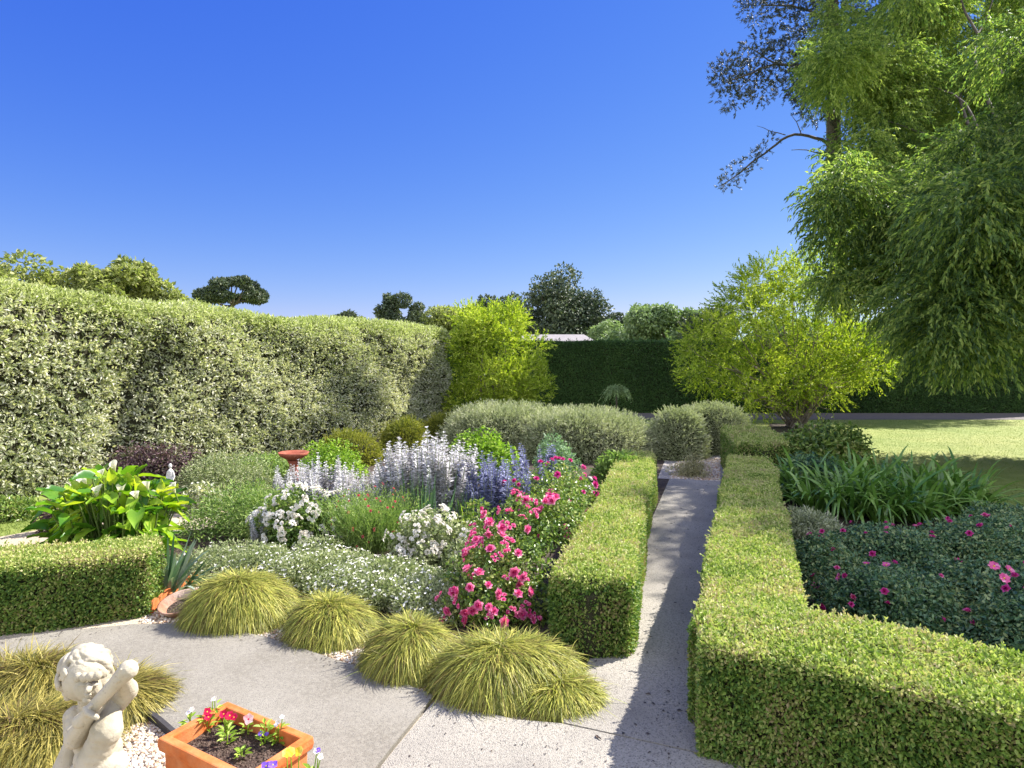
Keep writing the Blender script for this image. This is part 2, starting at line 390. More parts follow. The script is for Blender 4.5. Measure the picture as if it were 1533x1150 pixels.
M['white_petal'] = petal('white_petal', [(.74, .70, .58), (.84, .82, .76), (.88, .87, .84)], trans=.25)
M['red_petal'] = petal('red_petal', [(.55, .04, .06), (.68, .12, .13), (.75, .32, .3)])
M['silver_spike'] = petal('silver_spike', [(.50, .49, .50), (.66, .65, .66), (.80, .79, .79)], trans=.2)
M['blue_spike'] = petal('blue_spike', [(.16, .17, .33), (.26, .28, .45), (.40, .42, .58)], trans=.2)
M['crimson_petal'] = petal('crimson_petal', [(.38, .004, .03), (.55, .01, .07), (.62, .02, .12)])
M['violet_petal'] = petal('violet_petal', [(.12, .05, .5), (.22, .11, .68), (.35, .2, .75)])
M['yellow_petal'] = petal('yellow_petal', [(.75, .5, .02), (.82, .65, .06), (.85, .72, .2)])
M['lilac_petal'] = petal('lilac_petal', [(.6, .55, .75), (.75, .72, .82), (.82, .8, .85)])
M['blush_petal'] = petal('blush_petal', [(.75, .25, .3), (.82, .5, .5), (.85, .72, .7)])
M['spathe'] = petal('spathe', [(.62, .66, .30), (.78, .76, .5), (.85, .83, .68)])
M['spadix'] = petal('spadix', [(.75, .5, .03), (.8, .6, .05)])

M['lawn'] = noise_mat('lawn', [(.14, .185, .035), (.19, .235, .05), (.25, .28, .075)], scale=2.2, detail=9, bump=.12, bscale=60, big=((.33, .32, .10), .35, .5))
M['grass_blade'] = leaf_mat('grass_blade', [(.12, .17, .03), (.18, .24, .045), (.26, .29, .08)], trans=.3, nscale=.4, namt=.3)
M['mulch'] = noise_mat('mulch', [(.03, .022, .015), (.075, .055, .04), (.13, .10, .075)], scale=25, bump=1, bscale=70, dist=.03)
M['sand'] = noise_mat('sand', [(.32, .25, .18), (.46, .38, .28), (.55, .47, .37)], scale=60, bump=.8, bscale=120, big=((.25, .2, .14), 1.2, .5))
M['pebble'] = leaf_mat('pebble', [(.30, .17, .10), (.48, .34, .22), (.58, .47, .35), (.68, .62, .54), (.42, .36, .30)], trans=0.0, nscale=3, namt=.1, rough=.75)
M['concrete'] = noise_mat('concrete', [(.15, .135, .108), (.20, .182, .148), (.255, .235, .195)], scale=45, detail=8, bump=.45, bscale=190, rough=.9, dist=.006, big=((.28, .26, .22), 1.1, .8), speck=((.13, .12, .105), 260, .12))
M['aggregate'] = noise_mat('aggregate', [(.26, .238, .195), (.35, .322, .272), (.42, .392, .34)], scale=60, detail=8, bump=.9, bscale=150, rough=.9, dist=.01, big=((.22, .205, .18), 1.6, .75), speck=((.19, .175, .155), 150, .14))
M['path_gravel'] = noise_mat('path_gravel', [(.2, .18, .16), (.34, .31, .28), (.46, .43, .4)], scale=40, bump=1, bscale=60, dist=.03)
M['dark_path'] = noise_mat('dark_path', [(.10, .085, .08), (.16, .14, .13)], scale=10, bump=.8, bscale=40)
M['stone'] = noise_mat('stone', [(.36, .31, .22), (.47, .42, .33), (.54, .50, .41)], scale=9, detail=9, bump=.5, bscale=120, rough=.9, dist=.004, big=((.27, .23, .15), 9, .8), speck=((.36, .31, .24), 170, .03))
M['terracotta'] = noise_mat('terracotta', [(.40, .095, .02), (.53, .14, .032), (.60, .19, .055)], scale=14, detail=9, bump=.45, bscale=110, rough=.85, dist=.004, big=((.58, .30, .15), 8, .5))
M['terracotta_old'] = noise_mat('terracotta_old', [(.22, .10, .06), (.36, .18, .11), (.46, .30, .22)], scale=9, bump=.5, bscale=90, big=((.5, .42, .36), 6, .6))
M['soil'] = noise_mat('soil', [(.035, .022, .016), (.08, .052, .038), (.14, .10, .08)], scale=40, bump=1, bscale=80, dist=.03)
M['clod'] = leaf_mat('clod', [(.03, .02, .014), (.07, .045, .033), (.13, .09, .07)], trans=0, nscale=8, namt=.2, rough=.95)
M['rust_bowl'] = noise_mat('rust_bowl', [(.20, .045, .025), (.30, .085, .05), (.36, .14, .09)], scale=10, bump=.3)
M['white_stone'] = noise_mat('white_stone', [(.62, .60, .56), (.75, .73, .7)], scale=10, bump=.3)
M['edging'] = noise_mat('edging', [(.03, .028, .03), (.06, .055, .055)], scale=20)
M['roof'] = noise_mat('roof', [(.22, .2, .2), (.30, .28, .28)], scale=5, bump=.3)
M['wall_paint'] = noise_mat('wall_paint', [(.55, .5, .44), (.6, .56, .5)], scale=4)
M['window_glass'] = noise_mat('window_glass', [(.02, .025, .03), (.04, .045, .05)], scale=2, rough=.1, spec=.6)
M['dead_leaf'] = leaf_mat('dead_leaf', [(.025, .02, .022), (.05, .04, .04), (.1, .07, .05)], trans=0, nscale=3, namt=.1)
M['straw_leaf'] = leaf_mat('straw_leaf', [(.24, .22, .09), (.42, .38, .2), (.56, .5, .32)], trans=.3, nscale=3, namt=.2)

# ------------------------------------------------------------------ light
SUN_AZ, SUN_EL = R(62), R(44)
sdir = Vector((math.sin(SUN_AZ) * math.cos(SUN_EL), math.cos(SUN_AZ) * math.cos(SUN_EL), math.sin(SUN_EL)))
sun = bpy.data.lights.new('sun', 'SUN'); sun.energy = 4.8; sun.angle = R(.5); sun.color = (1, .95, .88)
sun_ob = bpy.data.objects.new('sun', sun); COL.objects.link(sun_ob); sun_ob.rotation_euler = sdir.to_track_quat('Z', 'Y').to_euler(); sun_ob.location = (10, 4, 14)
w = bpy.data.worlds.new('World'); sc.world = w; w.use_nodes = True
nt = w.node_tree; bg = nt.nodes['Background']
sky = nt.nodes.new('ShaderNodeTexSky'); sky.sky_type = 'NISHITA'; sky.sun_disc = False; sky.sun_elevation = SUN_EL; sky.sun_rotation = SUN_AZ
sky.air_density = 1.0; sky.dust_density = 0.0; sky.ozone_density = 1.0; sky.altitude = 0
# deepen the sky's own blue: each channel gets its own response
sp = nt.nodes.new('ShaderNodeSeparateColor'); cb = nt.nodes.new('ShaderNodeCombineColor'); nt.links.new(sky.outputs[0], sp.inputs[0])
for i, (mx_, g_, k_) in enumerate(((6.5, 1.5, .262), (9.0, 1.08, .525), (12.0, .3, 3.62))):
    m0 = nt.nodes.new('ShaderNodeMath'); m0.operation = 'MINIMUM'; m0.inputs[1].default_value = mx_; nt.links.new(sp.outputs[i], m0.inputs[0])
    m1 = nt.nodes.new('ShaderNodeMath'); m1.operation = 'POWER'; m1.inputs[1].default_value = g_; nt.links.new(m0.outputs[0], m1.inputs[0])
    m2 = nt.nodes.new('ShaderNodeMath'); m2.operation = 'MULTIPLY'; m2.inputs[1].default_value = k_; nt.links.new(m1.outputs[0], m2.inputs[0]); nt.links.new(m2.outputs[0], cb.inputs[i])
# added fill light: invented bright cloud patches in the unseen sky behind the camera
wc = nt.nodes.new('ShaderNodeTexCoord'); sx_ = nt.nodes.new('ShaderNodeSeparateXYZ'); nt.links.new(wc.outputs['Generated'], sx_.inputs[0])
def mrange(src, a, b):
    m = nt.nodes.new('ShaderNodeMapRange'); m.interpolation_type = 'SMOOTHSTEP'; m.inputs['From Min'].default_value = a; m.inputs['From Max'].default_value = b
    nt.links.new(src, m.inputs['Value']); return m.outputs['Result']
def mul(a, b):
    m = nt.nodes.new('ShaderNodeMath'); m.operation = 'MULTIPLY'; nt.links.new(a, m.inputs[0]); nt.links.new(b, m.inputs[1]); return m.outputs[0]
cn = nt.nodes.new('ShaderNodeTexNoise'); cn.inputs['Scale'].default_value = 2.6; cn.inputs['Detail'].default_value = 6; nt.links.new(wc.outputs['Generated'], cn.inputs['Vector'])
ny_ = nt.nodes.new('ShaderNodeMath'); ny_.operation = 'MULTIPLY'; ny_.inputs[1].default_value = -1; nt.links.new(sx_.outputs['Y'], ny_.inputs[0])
fill_mask = mul(mul(mrange(ny_.outputs[0], -.15, .35), mrange(sx_.outputs['Z'], .0, .12)), mrange(cn.outputs['Fac'], .36, .58))
cm = nt.nodes.new('ShaderNodeMix'); cm.data_type = 'RGBA'; nt.links.new(fill_mask, cm.inputs['Factor']); nt.links.new(cb.outputs[0], cm.inputs[6]); cm.inputs[7].default_value = (13.0, 13.6, 15.0, 1)
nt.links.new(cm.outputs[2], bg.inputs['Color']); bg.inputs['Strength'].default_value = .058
vs = sc.view_settings; sc.display_settings.display_device = 'sRGB'; vs.view_transform = 'Standard'; vs.look = 'None'; vs.exposure = 1.42; vs.gamma = 1; vs.use_curve_mapping = False
sc.cycles.max_bounces = 12; sc.cycles.transmission_bounces = 8; sc.cycles.diffuse_bounces = 8; sc.cycles.glossy_bounces = 2; sc.cycles.use_denoising = True
# ------------------------------------------------------------------ ground, paving, beds
poly_sheet('lawn', [(-400, -60), (400, -60), (400, 900), (-400, 900)], 0.0, M['lawn'])
P2 = lambda px, py: tuple(at(px, py)[:2])
poly_sheet('gravel_bed', [(-6.5, -.5), (1.3, -.5), (1.3, 4.2), (-1, 5.2), (-3.2, 5.4), (-6.5, 5.0)], .006, M['sand'])
pd = np.array([math.sin(R(18.3)), math.cos(R(18.3))]); pn = np.array([pd[1], -pd[0]])
pa = at(840, 1092)[:2]                                    # near left corner of the narrow path
pe = pa + pd * 7.55
bed = [P2(250, 905), P2(330, 905), P2(440, 920), P2(560, 945), P2(700, 990), P2(840, 1030), tuple(pa + pd * .3), tuple(pe + pd * 2.0), (3.0, 14.2), (2.4, 15.5), (1.5, 19), (-2.2, 19.2), (-7.3, 9.6), P2(120, 765), P2(65, 775), P2(70, 800), P2(60, 830), P2(235, 890)]
poly_sheet('planting_bed', bed, .012, M['mulch'])
poly_sheet('shaded_bed', [(1.6, 3.6), (3.2, 3.0), (5.2, 3.2), (5.9, 5.6), (6.3, 8.0), (6.4, 11), (7.2, 14), (9.6, 19.5), (8.2, 20.2), (6.2, 15), (4.6, 13.6), (3.6, 9.4)], .012, M['mulch'])
poly_sheet('sand_path', [P2(-200, 850), P2(0, 829), P2(100, 815), P2(250, 800), P2(350, 790), P2(352, 766), P2(250, 772), P2(100, 788), P2(0, 806), P2(-200, 818)], .018, M['sand'])
poly_sheet('hedge_path', [(-4, 21.4), (60, 21.4), (60, 24.4), (-4, 24.4)], .006, M['dark_path'])
top = [(-260, 1000), (-150, 985), (0, 966), (100, 951), (200, 941), (270, 940), (340, 948), (400, 961), (470, 984), (560, 1014), (650, 1049)]
low = [(585, 1130), (500, 1240), (330, 1240), (282, 1150), (245, 1092), (170, 1030), (80, 1000), (0, 992), (-150, 1006), (-260, 1022)]
poly_sheet('concrete_path', [P2(*p) for p in top + low], .035, M['concrete'], thick=.03)
j0, j1 = np.array(P2(656, 1051)), np.array(P2(591, 1131))
q = [tuple(j0), P2(700, 1068), P2(770, 1086), tuple(pa + pn * .0)]
q2 = pa + pn * 1.0 - pd * .06
poly_sheet('aggregate_slab', q + [tuple(q2), (1.6, 1.2), P2(507, 1240), tuple(j1)], .034, M['aggregate'], thick=.03)
g = pd * .013
poly_sheet('garden_path', [tuple(pa + g), tuple(pa + pn * 1.0 - pd * .06 + g), tuple(pe + pn * .8), tuple(pe)], .034, M['aggregate'], thick=.03)
poly_sheet('gravel_path', [tuple(pe + pd * .01 - pn * .2), tuple(pe + pd * .01 + pn * .9), tuple(pe + pd * 4.4 + pn * .9), tuple(pe + pd * 4.4 - pn * .3)], .02, M['path_gravel'])

# loose stones, fallen leaves, blades of grass: nobody could count them
def ico():
    bm = bmesh.new(); bmesh.ops.create_icosphere(bm, subdivisions=1, radius=1); bm.verts.ensure_lookup_table()
    V = np.array([v.co[:] for v in bm.verts]); F = np.array([[v.index for v in f.verts] for f in bm.faces]); bm.free(); return V, F
IV, IF = ico()
def pebbles(mb, P, r0, r1, flat=.6):
    n = len(P); s = rng.uniform(r0, r1, (n, 1, 1)) * rng.uniform(.7, 1.3, (n, 1, 3)) * np.array([1, 1, flat])
    V = IV[None] * s * rng.uniform(.8, 1.2, (n, 12, 1)); a = rng.uniform(0, 6.28, n); c, si = np.cos(a)[:, None], np.sin(a)[:, None]
    x = V[..., 0] * c - V[..., 1] * si; y = V[..., 0] * si + V[..., 1] * c
    V = np.stack([x, y, V[..., 2]], -1) + P[:, None]
    F = (IF[None] + (np.arange(n) * 12)[:, None, None]).reshape(-1, 3)
    mb.add(V.reshape(-1, 3), F, np.repeat(rng.uniform(size=n), 12), 0, True)
def inside(P, poly):
    poly = np.array(poly); x, y = P[:, 0], P[:, 1]; r = np.zeros(len(P), bool)
    for (x1, y1), (x2, y2) in zip(poly, np.roll(poly, -1, 0)):
        c = ((y1 > y) != (y2 > y)) & (x < (x2 - x1) * (y - y1) / (y2 - y1 + 1e-12) + x1); r ^= c
    return r
def spread(poly, n):
    p = np.array(poly); lo, hi = p.min(0), p.max(0); A = lo + (hi - lo) * rng.uniform(size=(n, 2)); A = A[inside(A, poly)]
    return np.concatenate([A, np.zeros((len(A), 1))], 1)
mb = MB()
g1 = [P2(-20, 1075), P2(150, 1030), P2(240, 1095), P2(282, 1150), P2(310, 1230), P2(-60, 1230)]
p = spread(g1, 16000); p[:, 2] = .01 + rng.uniform(0, .006, len(p)); pebbles(mb, p, .006, .013)
edge = [P2(205, 942), P2(270, 942), P2(400, 962), P2(560, 1016), P2(650, 1050), P2(620, 1000), P2(540, 960), P2(430, 925), P2(330, 900), P2(280, 868), P2(228, 885)]
p = spread(edge, 14000); p[:, 2] = .012; pebbles(mb, p, .006, .014)
p = spread([tuple(pe + pn * .0), tuple(pe + pn * .8), tuple(pe + pd * 2.6 + pn * .8), tuple(pe + pd * 2.6)], 5000); p[:, 2] = .024; pebbles(mb, p, .01, .02)
tag(mb.build('gravel', M['pebble']), kind='stuff')
mb = MB()
p = spread([tuple(pa - pd * .5 + pn * .1), tuple(pa - pd * .5 + pn * .9), tuple(pe + pn * .8), tuple(pe + pn * .1)], 330); p[:, 2] = .038
leaf_quads(mb, p, rdir(len(p)) * [1, 1, .1], np.array([0, 0, 1.]), rng.uniform(.012, .038, len(p)), rng.uniform(.008, .02, len(p)), rng.uniform(size=len(p)), fold=.1, shape='six')
p = spread([P2(660, 1055), P2(840, 1095), P2(930, 1120), P2(930, 1200), P2(560, 1200)], 50); p[:, 2] = .038
leaf_quads(mb, p, rdir(len(p)) * [1, 1, .1], np.array([0, 0, 1.]), .016, .01, rng.uniform(size=len(p)), fold=.1)
p = np.concatenate([np.stack([*((pa + pd * s_ + pn * o_).T), np.full(len(s_), .0385)], 1) for s_, o_ in ((lambda s_, o_: (s_[:, None], o_[:, None]))(rng.uniform(-.3, 7.4, 420), np.where(rng.uniform(size=420) < .5, np.abs(rng.normal(size=420)) * .06, .62 - np.abs(rng.normal(size=420)) * .07)),)])
leaf_quads(mb, p, rdir(len(p)) * [1, 1, .15], np.array([0, 0, 1.]), rng.uniform(.008, .022, len(p)), rng.uniform(.005, .012, len(p)), rng.uniform(size=len(p)), fold=.1)
ed_ = resample([P2(*q) for q in top], .012); ed_ = ed_[rng.choice(len(ed_), 360)]; p = np.concatenate([ed_ + rng.normal(size=(360, 2)) * .05 + [0, -.03], np.full((360, 1), .0395)], 1)
leaf_quads(mb, p, rdir(360) * [1, 1, .15], np.array([0, 0, 1.]), rng.uniform(.008, .025, 360), rng.uniform(.004, .01, 360), rng.uniform(size=360), fold=.1)
tag(mb.build('fallen_leaves', M['dead_leaf']), kind='stuff')
mb = MB()
for poly, n in (([(4.6, 8.2), (9, 8.2), (22, 21.4), (8.6, 21.4), (6.6, 13.8)], 130000), ([(-8.5, 6.2), (-5.2, 6.2), (-5.6, 9), (-8.5, 9)], 26000), ([(2.6, 14.2), (8, 14.2), (8, 21.4), (2, 21.4)], 14000)):
    p = spread(poly, n); n = len(p)
    leaf_quads(mb, p, rdir(n) * [1, 1, .25] + [0, 0, .8], rdir(n), rng.uniform(.015, .035, n), rng.uniform(.004, .008, n), rng.uniform(size=n))
tag(mb.build('lawn_grass', M['grass_blade']), kind='stuff')

# ------------------------------------------------------------------ clipped hedges
def hedge(name, label, args, kw, L, W, cover, mats, group=None, inset=.06, leafkw={}, topmat=False, shoots=120, extra=None, mod=None):
    V, F = sweep_hedge(*args, **kw)
    if extra is not None:                                      # a second arm of the same hedge
        Va, Fa = sweep_hedge(*extra, **kw); F = np.concatenate([F, Fa + len(V)]); V = np.concatenate([V, Va])
    n = int(area(V, F) * cover / (L * W * .5))
    P, N = tri_sample(V, F, n)
    if mod is not None: P, N = mod(P, N)
    mb = MB()
    if topmat:
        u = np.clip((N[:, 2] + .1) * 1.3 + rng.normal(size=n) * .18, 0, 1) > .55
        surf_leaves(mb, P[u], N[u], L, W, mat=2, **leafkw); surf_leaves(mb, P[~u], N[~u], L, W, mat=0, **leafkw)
    else: surf_leaves(mb, P, N, L, W, mat=0, **leafkw)
    ns = int(area(V, F) * shoots)
    if ns:
        q, T = tri_sample(V, F, ns); u_ = T[:, 2] > .25; q, T = q[u_], T[u_]; ns = len(q); D = unit(T + rdir(ns) * .5 + [0, 0, .5]); a_, t_, i_ = strands(q, D, rng.uniform(.8, 2.2, ns) * L, .1, 6, .2); m_ = len(a_)
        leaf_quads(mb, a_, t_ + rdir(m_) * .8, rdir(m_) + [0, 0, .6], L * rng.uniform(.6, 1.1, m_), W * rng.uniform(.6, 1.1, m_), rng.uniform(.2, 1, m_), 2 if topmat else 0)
    k2 = dict(kw); k2.update(step=max(.12, kw.get('step', .08)), corner=max(.03, kw.get('corner', .1) - inset * .5))
    a = list(args); a[1] -= 2 * inset; a[2] -= inset
    V2, F2 = sweep_hedge(*a, **k2)
    if mod is not None: V2, _ = mod(V2, None)
    mb.add(V2, F2, .5, 1, True)
    if extra is not None: mb.add(*sweep_hedge(extra[0], extra[1] - 2 * inset, extra[2] - inset, **k2), .5, 1, True)
    o = mb.build(name, mats, origin=(float(args[0][0][0]), float(args[0][0][1]), 0.0))
    return tag(o, label, 'hedge', group)

G_BOX = 'clipped box hedges'
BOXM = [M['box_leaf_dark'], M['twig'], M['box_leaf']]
legR = [(3.52, 9.35), (1.235, 3.2)]
retR = [(1.02, 3.415), (4.34, 1.56)]
lk = dict(spread=.85, out=.8, depth=.045)
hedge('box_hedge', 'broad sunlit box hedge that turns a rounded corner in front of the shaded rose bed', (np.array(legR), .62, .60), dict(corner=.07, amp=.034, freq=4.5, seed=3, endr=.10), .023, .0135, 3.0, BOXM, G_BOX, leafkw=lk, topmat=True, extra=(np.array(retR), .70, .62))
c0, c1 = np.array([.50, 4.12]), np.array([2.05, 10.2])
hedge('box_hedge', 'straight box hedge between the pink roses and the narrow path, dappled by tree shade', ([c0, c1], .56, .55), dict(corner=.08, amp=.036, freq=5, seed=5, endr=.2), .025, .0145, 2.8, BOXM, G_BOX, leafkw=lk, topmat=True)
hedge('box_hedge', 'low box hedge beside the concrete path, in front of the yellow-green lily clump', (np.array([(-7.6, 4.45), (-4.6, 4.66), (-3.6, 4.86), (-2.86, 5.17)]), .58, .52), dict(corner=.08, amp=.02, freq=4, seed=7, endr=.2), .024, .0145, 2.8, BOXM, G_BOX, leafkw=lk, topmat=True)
hedge('box_hedge', 'short blocky box hedge at the far end of the path, beside the rounded grey-green shrub', ([(3.88, 9.75), (4.45, 12.2)], .82, .74), dict(corner=.1, amp=.03, freq=4, seed=8, endr=.2), .03, .018, 2.6, BOXM, G_BOX, leafkw=lk, topmat=True)

# long tall hedge on the left: billowing face made of leafy sprigs
def tallmod(P, N):
    P = P.copy()
    b = smooth_noise(P * [1, 1, 1.3], 1.6, 21, 3) * .13 + smooth_noise(P, 4.2, 22, 2) * .11
    s = P[:, 1]
    cleft = np.exp(-((s - 10.8 - .35 * (P[:, 2] - 1.5)) / .35) ** 2) * np.clip((2.6 - P[:, 2]), 0, 1) * .45
    hn = np.array([.84, -.54, .0]); front = ((P[:, :2] - [-7.48, 9.27]) @ np.array([.88, -.47])) > -.8
    P += hn * ((b - cleft) * front)[:, None]
    bul = np.exp(-((P[:, 1] - 9.3) / 1.15) ** 2)
    P[:, 2] += (smooth_noise(P, 2.0, 23, 3) * .15 + bul * .25) * np.clip(P[:, 2] - 2.2, 0, 1)
    return P, N
hp = np.array([(-9.3, 4.5), (-8.35, 9.4), (-2.9, 19.3), (-1.6, 22.0)])
hp = round_path([(-9.6, 4.0), (-8.35, 9.0), (-2.6, 20.2)], 1.5)
V, F = sweep_hedge(hp, 1.9, 2.95, corner=.45, step=.16, amp=.03, seed=4, endr=.6)
nsp = 30000
P, N = tri_sample(V, F, nsp); keep = (N @ np.array([.7, -.6, .5])) > -.35; P, N = P[keep], N[keep]; P, N = tallmod(P, N); nsp = len(P)
mb = MB()
for k in range(9):                                            # a sprig is a small whorl of leaves round a shoot
    d = unit(N * .55 + rdir(nsp) * .75 + [0, 0, .12]); q = P - N * rng.uniform(-.05, .14, nsp)[:, None] + d * .02
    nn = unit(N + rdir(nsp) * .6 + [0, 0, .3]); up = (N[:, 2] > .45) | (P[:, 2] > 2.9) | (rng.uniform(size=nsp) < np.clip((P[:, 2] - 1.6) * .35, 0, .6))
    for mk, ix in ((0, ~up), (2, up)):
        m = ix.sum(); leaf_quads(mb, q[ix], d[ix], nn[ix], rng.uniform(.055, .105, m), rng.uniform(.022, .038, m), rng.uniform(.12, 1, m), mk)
V2, F2 = sweep_hedge(hp, 1.7, 2.8, corner=.45, step=.2, amp=.03, seed=4, endr=.6); V2, _ = tallmod(V2, None); mb.add(V2, F2, .5, 1, True)
tag(mb.build('tall_hedge', [M['pitto_leaf'], M['twig'], M['pitto_top']], origin=(-8.35, 9.0, 0)), 'long billowing pale-leaved hedge along the left side of the garden, taller than a person', 'hedge')
fp = [(-2.5, 24.9), (40, 24.9)]
hedge('cypress_hedge', 'dark green flat-topped clipped hedge across the far end of the lawn', (np.array(fp, float), 1.6, 2.72), dict(corner=.12, step=.25, amp=.035, freq=2.5, seed=9, endr=.3), .075, .034, 2.4, [M['cypress_leaf'], M['twig']], leafkw=dict(spread=.7, out=.8, depth=.06, up=.2), inset=.06, shoots=12)
# ------------------------------------------------------------------ trees
def crown_lumps(c, rx, ry, rz, k, lr, lo=-.4, seed=1, inner=.35):
    r = np.random.default_rng(seed); out = []
    while len(out) < k:
        d = unit(r.normal(size=3)); f = r.uniform(inner, 1) ** .6
        if d[2] * f < lo: continue
        q = np.array(c) + d * f * np.array([rx, ry, rz]) * (1 - lr * .55); s = lr * r.uniform(.7, 1.25)
        out.append((*q, rx * s, ry * s, rz * s * .8))
    return out
def tree(name, label, base, lumps, n, L, W, leafm, barkm, r0, fork, limbs=10, group=None, cat='tree', spread=.9, up=.35, stems=None, bend=.1, hang=0., inner=.35):
    t = empty(name, base); tag(t, label, cat, group)
    mb = MB(); base = np.array(base, float); top = np.array(fork, float)
    if stems is None:
        limb(mb, base - [0, 0, .1], top, r0, r0 * .6, .03)
        for l in np.array([l[:3] for l in lumps])[np.random.default_rng(3).permutation(len(lumps))[:limbs]]: limb(mb, top - [0, 0, .1], l, r0 * .42, r0 * .1, bend)
    else: stems(mb)
    mb.build('trunk', barkm, t)
    mb = MB(); P, N, _ = lump_points(lumps, n, inner)
    surf_leaves(mb, P, N, L, W, spread=spread, out=.5, depth=0, up=up, hang=hang); mb.build('crown', leafm, t)
    return t
# trees beyond the hedges: (name, label, px, top py, width px, depth Y, bark, leaf, lump ratio, count)
G_FAR = 'trees beyond the hedges'
far = [
 ('broadleaf_tree', 'loose olive tree rising over the left end of the tall hedge', 40, 382, 190, 34, 'tree_mid', .26, 46),
 ('broadleaf_tree', 'rounded olive-green tree behind the tall hedge, widest of the pair', 172, 388, 100, 36, 'tree_mid', .27, 40),
 ('broadleaf_tree', 'spreading olive-green tree with sky gaps, sloping down behind the tall hedge', 238, 396, 95, 38, 'tree_mid', .25, 34),
 ('broadleaf_tree', 'olive treetop filling the dip left of the rounded olive-green tree', 108, 408, 110, 37, 'tree_mid', .27, 34),
 ('broadleaf_tree', 'low loose olive tree at the extreme left edge of the skyline', -40, 392, 150, 33, 'tree_mid', .27, 36),
 ('broadleaf_tree', 'low olive treetop just clearing the hedge left of the grey-green gum on the skyline', 556, 468, 70, 64, 'tree_mid', .3, 16),
 ('broadleaf_tree', 'low treetop filling the gap between the golden shrub and the tall dark cypress', 712, 450, 90, 66, 'tree_mid', .28, 24),
 ('broadleaf_tree', 'dusky low tree at the right foot of the tall dark cypress', 902, 466, 70, 60, 'tree_dark', .3, 20),
 ('broadleaf_tree', 'pale tree between the two rounded pale ones above the dark hedge', 972, 462, 80, 56, 'tree_pale', .3, 22),
 ('pine_tree', 'small dark flat-crowned pine on the skyline above the tall hedge', 350, 415, 84, 60, 'tree_dark', .22, 34),
 ('broadleaf_tree', 'tiny low treetop just showing over the hedge left of the grey-green gum', 512, 462, 54, 62, 'tree_dark', .4, 8),
 ('gum_tree', 'grey-green gum tree alone on the skyline left of the golden shrub', 600, 434, 74, 60, 'tree_dark', .24, 38),
 ('broadleaf_tree', 'low olive treetops just left of the golden shrub crown', 672, 456, 100, 58, 'tree_mid', .36, 12),
 ('gum_tree', 'dusky gum treetop directly behind the golden shrub', 752, 436, 100, 62, 'tree_dark', .24, 32),
 ('cypress_tree', 'tallest dark cypress tree above the roof, with a domed crown', 838, 392, 128, 58, 'tree_dark', .22, 80),
 ('broadleaf_tree', 'pale green tree right of the big dark cypress', 940, 447, 90, 52, 'tree_pale', .33, 20),
 ('broadleaf_tree', 'pale green rounded tree above the dark hedge beside the golden tree', 1005, 455, 95, 50, 'tree_pale', .33, 18),
 ('broadleaf_tree', 'darker blue-green tree half hidden by the golden tree', 1062, 452, 90, 48, 'tree_dark', .33, 18)]
for k, (nm, lab, px, ty, wpx, Y, lm, lr, nl) in enumerate(far):
    b = atY(px, 575, Y); x = b[0]; zt = atY(px, ty, Y)[2]; rx = wpx / 2 / F_PX * Y * (1.25 if nm == 'broadleaf_tree' else 1.08); rz = min(zt * .42, rx * 1.1) if nm != 'cypress_tree' else zt * .46
    if nm == 'pine_tree': rz = rx * .6
    c = (x, Y, zt - rz); lum = crown_lumps(c, rx * 1.08, rx, rz * 1.05, nl, lr, lo=-.9 if nm != 'pine_tree' else -.35, seed=40 + k, inner=.35 if nm != 'pine_tree' else .75)
    if nm == 'cypress_tree': lum += crown_lumps((x + .3, Y, zt - rz * 1.35), rx * 1.25, rx, rz * .8, 44, .3, -.8, 77)
    tree(nm, lab, (x, Y, 0), lum, 12000 if nl < 50 else 26000, .30, .17, M[lm], M['bark'], .3, (x, Y, zt - rz * 1.5), 8, G_FAR, spread=1.0)
# more trees of the same belt seen only through gaps on the right
for k, (px, ty, wpx, Y, lab) in enumerate([(1180, 470, 150, 54, 'pale tree showing only through the crown of the golden tree'), (1345, 465, 190, 56, 'pale tree glimpsed below the hanging branches of the big weeping tree'), (1520, 450, 220, 52, 'pale tree glimpsed at the right edge behind the big weeping tree')]):
    b = atY(px, 575, Y); zt = atY(px, ty, Y)[2]; rx = wpx / 2 / F_PX * Y; rz = zt * .45
    tree('broadleaf_tree', lab, (b[0], Y, 0), crown_lumps((b[0], Y, zt - rz), rx, rx, rz, 22, .32, -.8, 60 + k), 9000, .3, .17, M['tree_pale'], M['bark'], .3, (b[0], Y, zt - rz * 1.5), 6, G_FAR, spread=1.0)

# ---- golden shrub (left) and golden tree (right): upright feathery sprays
def spray_tree(name, label, base, lumps, nstr, leafm, barkm, stems, L=(.35, .6), leaf=(.075, .028), m=16, droop=.12, up=.6, cat='tree', group=None, inner=.15):
    t = empty(name, base); tag(t, label, cat, group)
    mb = MB(); stems(mb); mb.build('trunk', barkm, t)
    P, N, _ = lump_points(lumps, nstr, inner)
    D = unit(N + rdir(nstr) * .45 + [0, 0, up]); q, T, i = strands(P, D, rng.uniform(*L, nstr), droop, m)
    mb = MB(); n = len(q); d = unit(T + rdir(n) * .75)
    leaf_quads(mb, q, d, unit(rdir(n) + [0, 0, .7]), leaf[0] * rng.uniform(.6, 1.4, n), leaf[1] * rng.uniform(.7, 1.3, n), np.clip(rng.uniform(-.2, .2, nstr)[i] + rng.uniform(size=n), 0, 1))
    ti = rng.choice(nstr, nstr // 3); 
    a = P[ti]; b = a + D[ti] * .3; s = unit(np.cross(D[ti], rdir(len(ti)))) * .004
    mb.add(np.stack([a + s, a - s, b - s * .4, b + s * .4], 1).reshape(-1, 3), np.arange(len(ti) * 4).reshape(-1, 4), .3, 1)
    mb.build('crown', [leafm, barkm], t); return t
bx, by = -.55, 19.7
lum = []
r = np.random.default_rng(5)
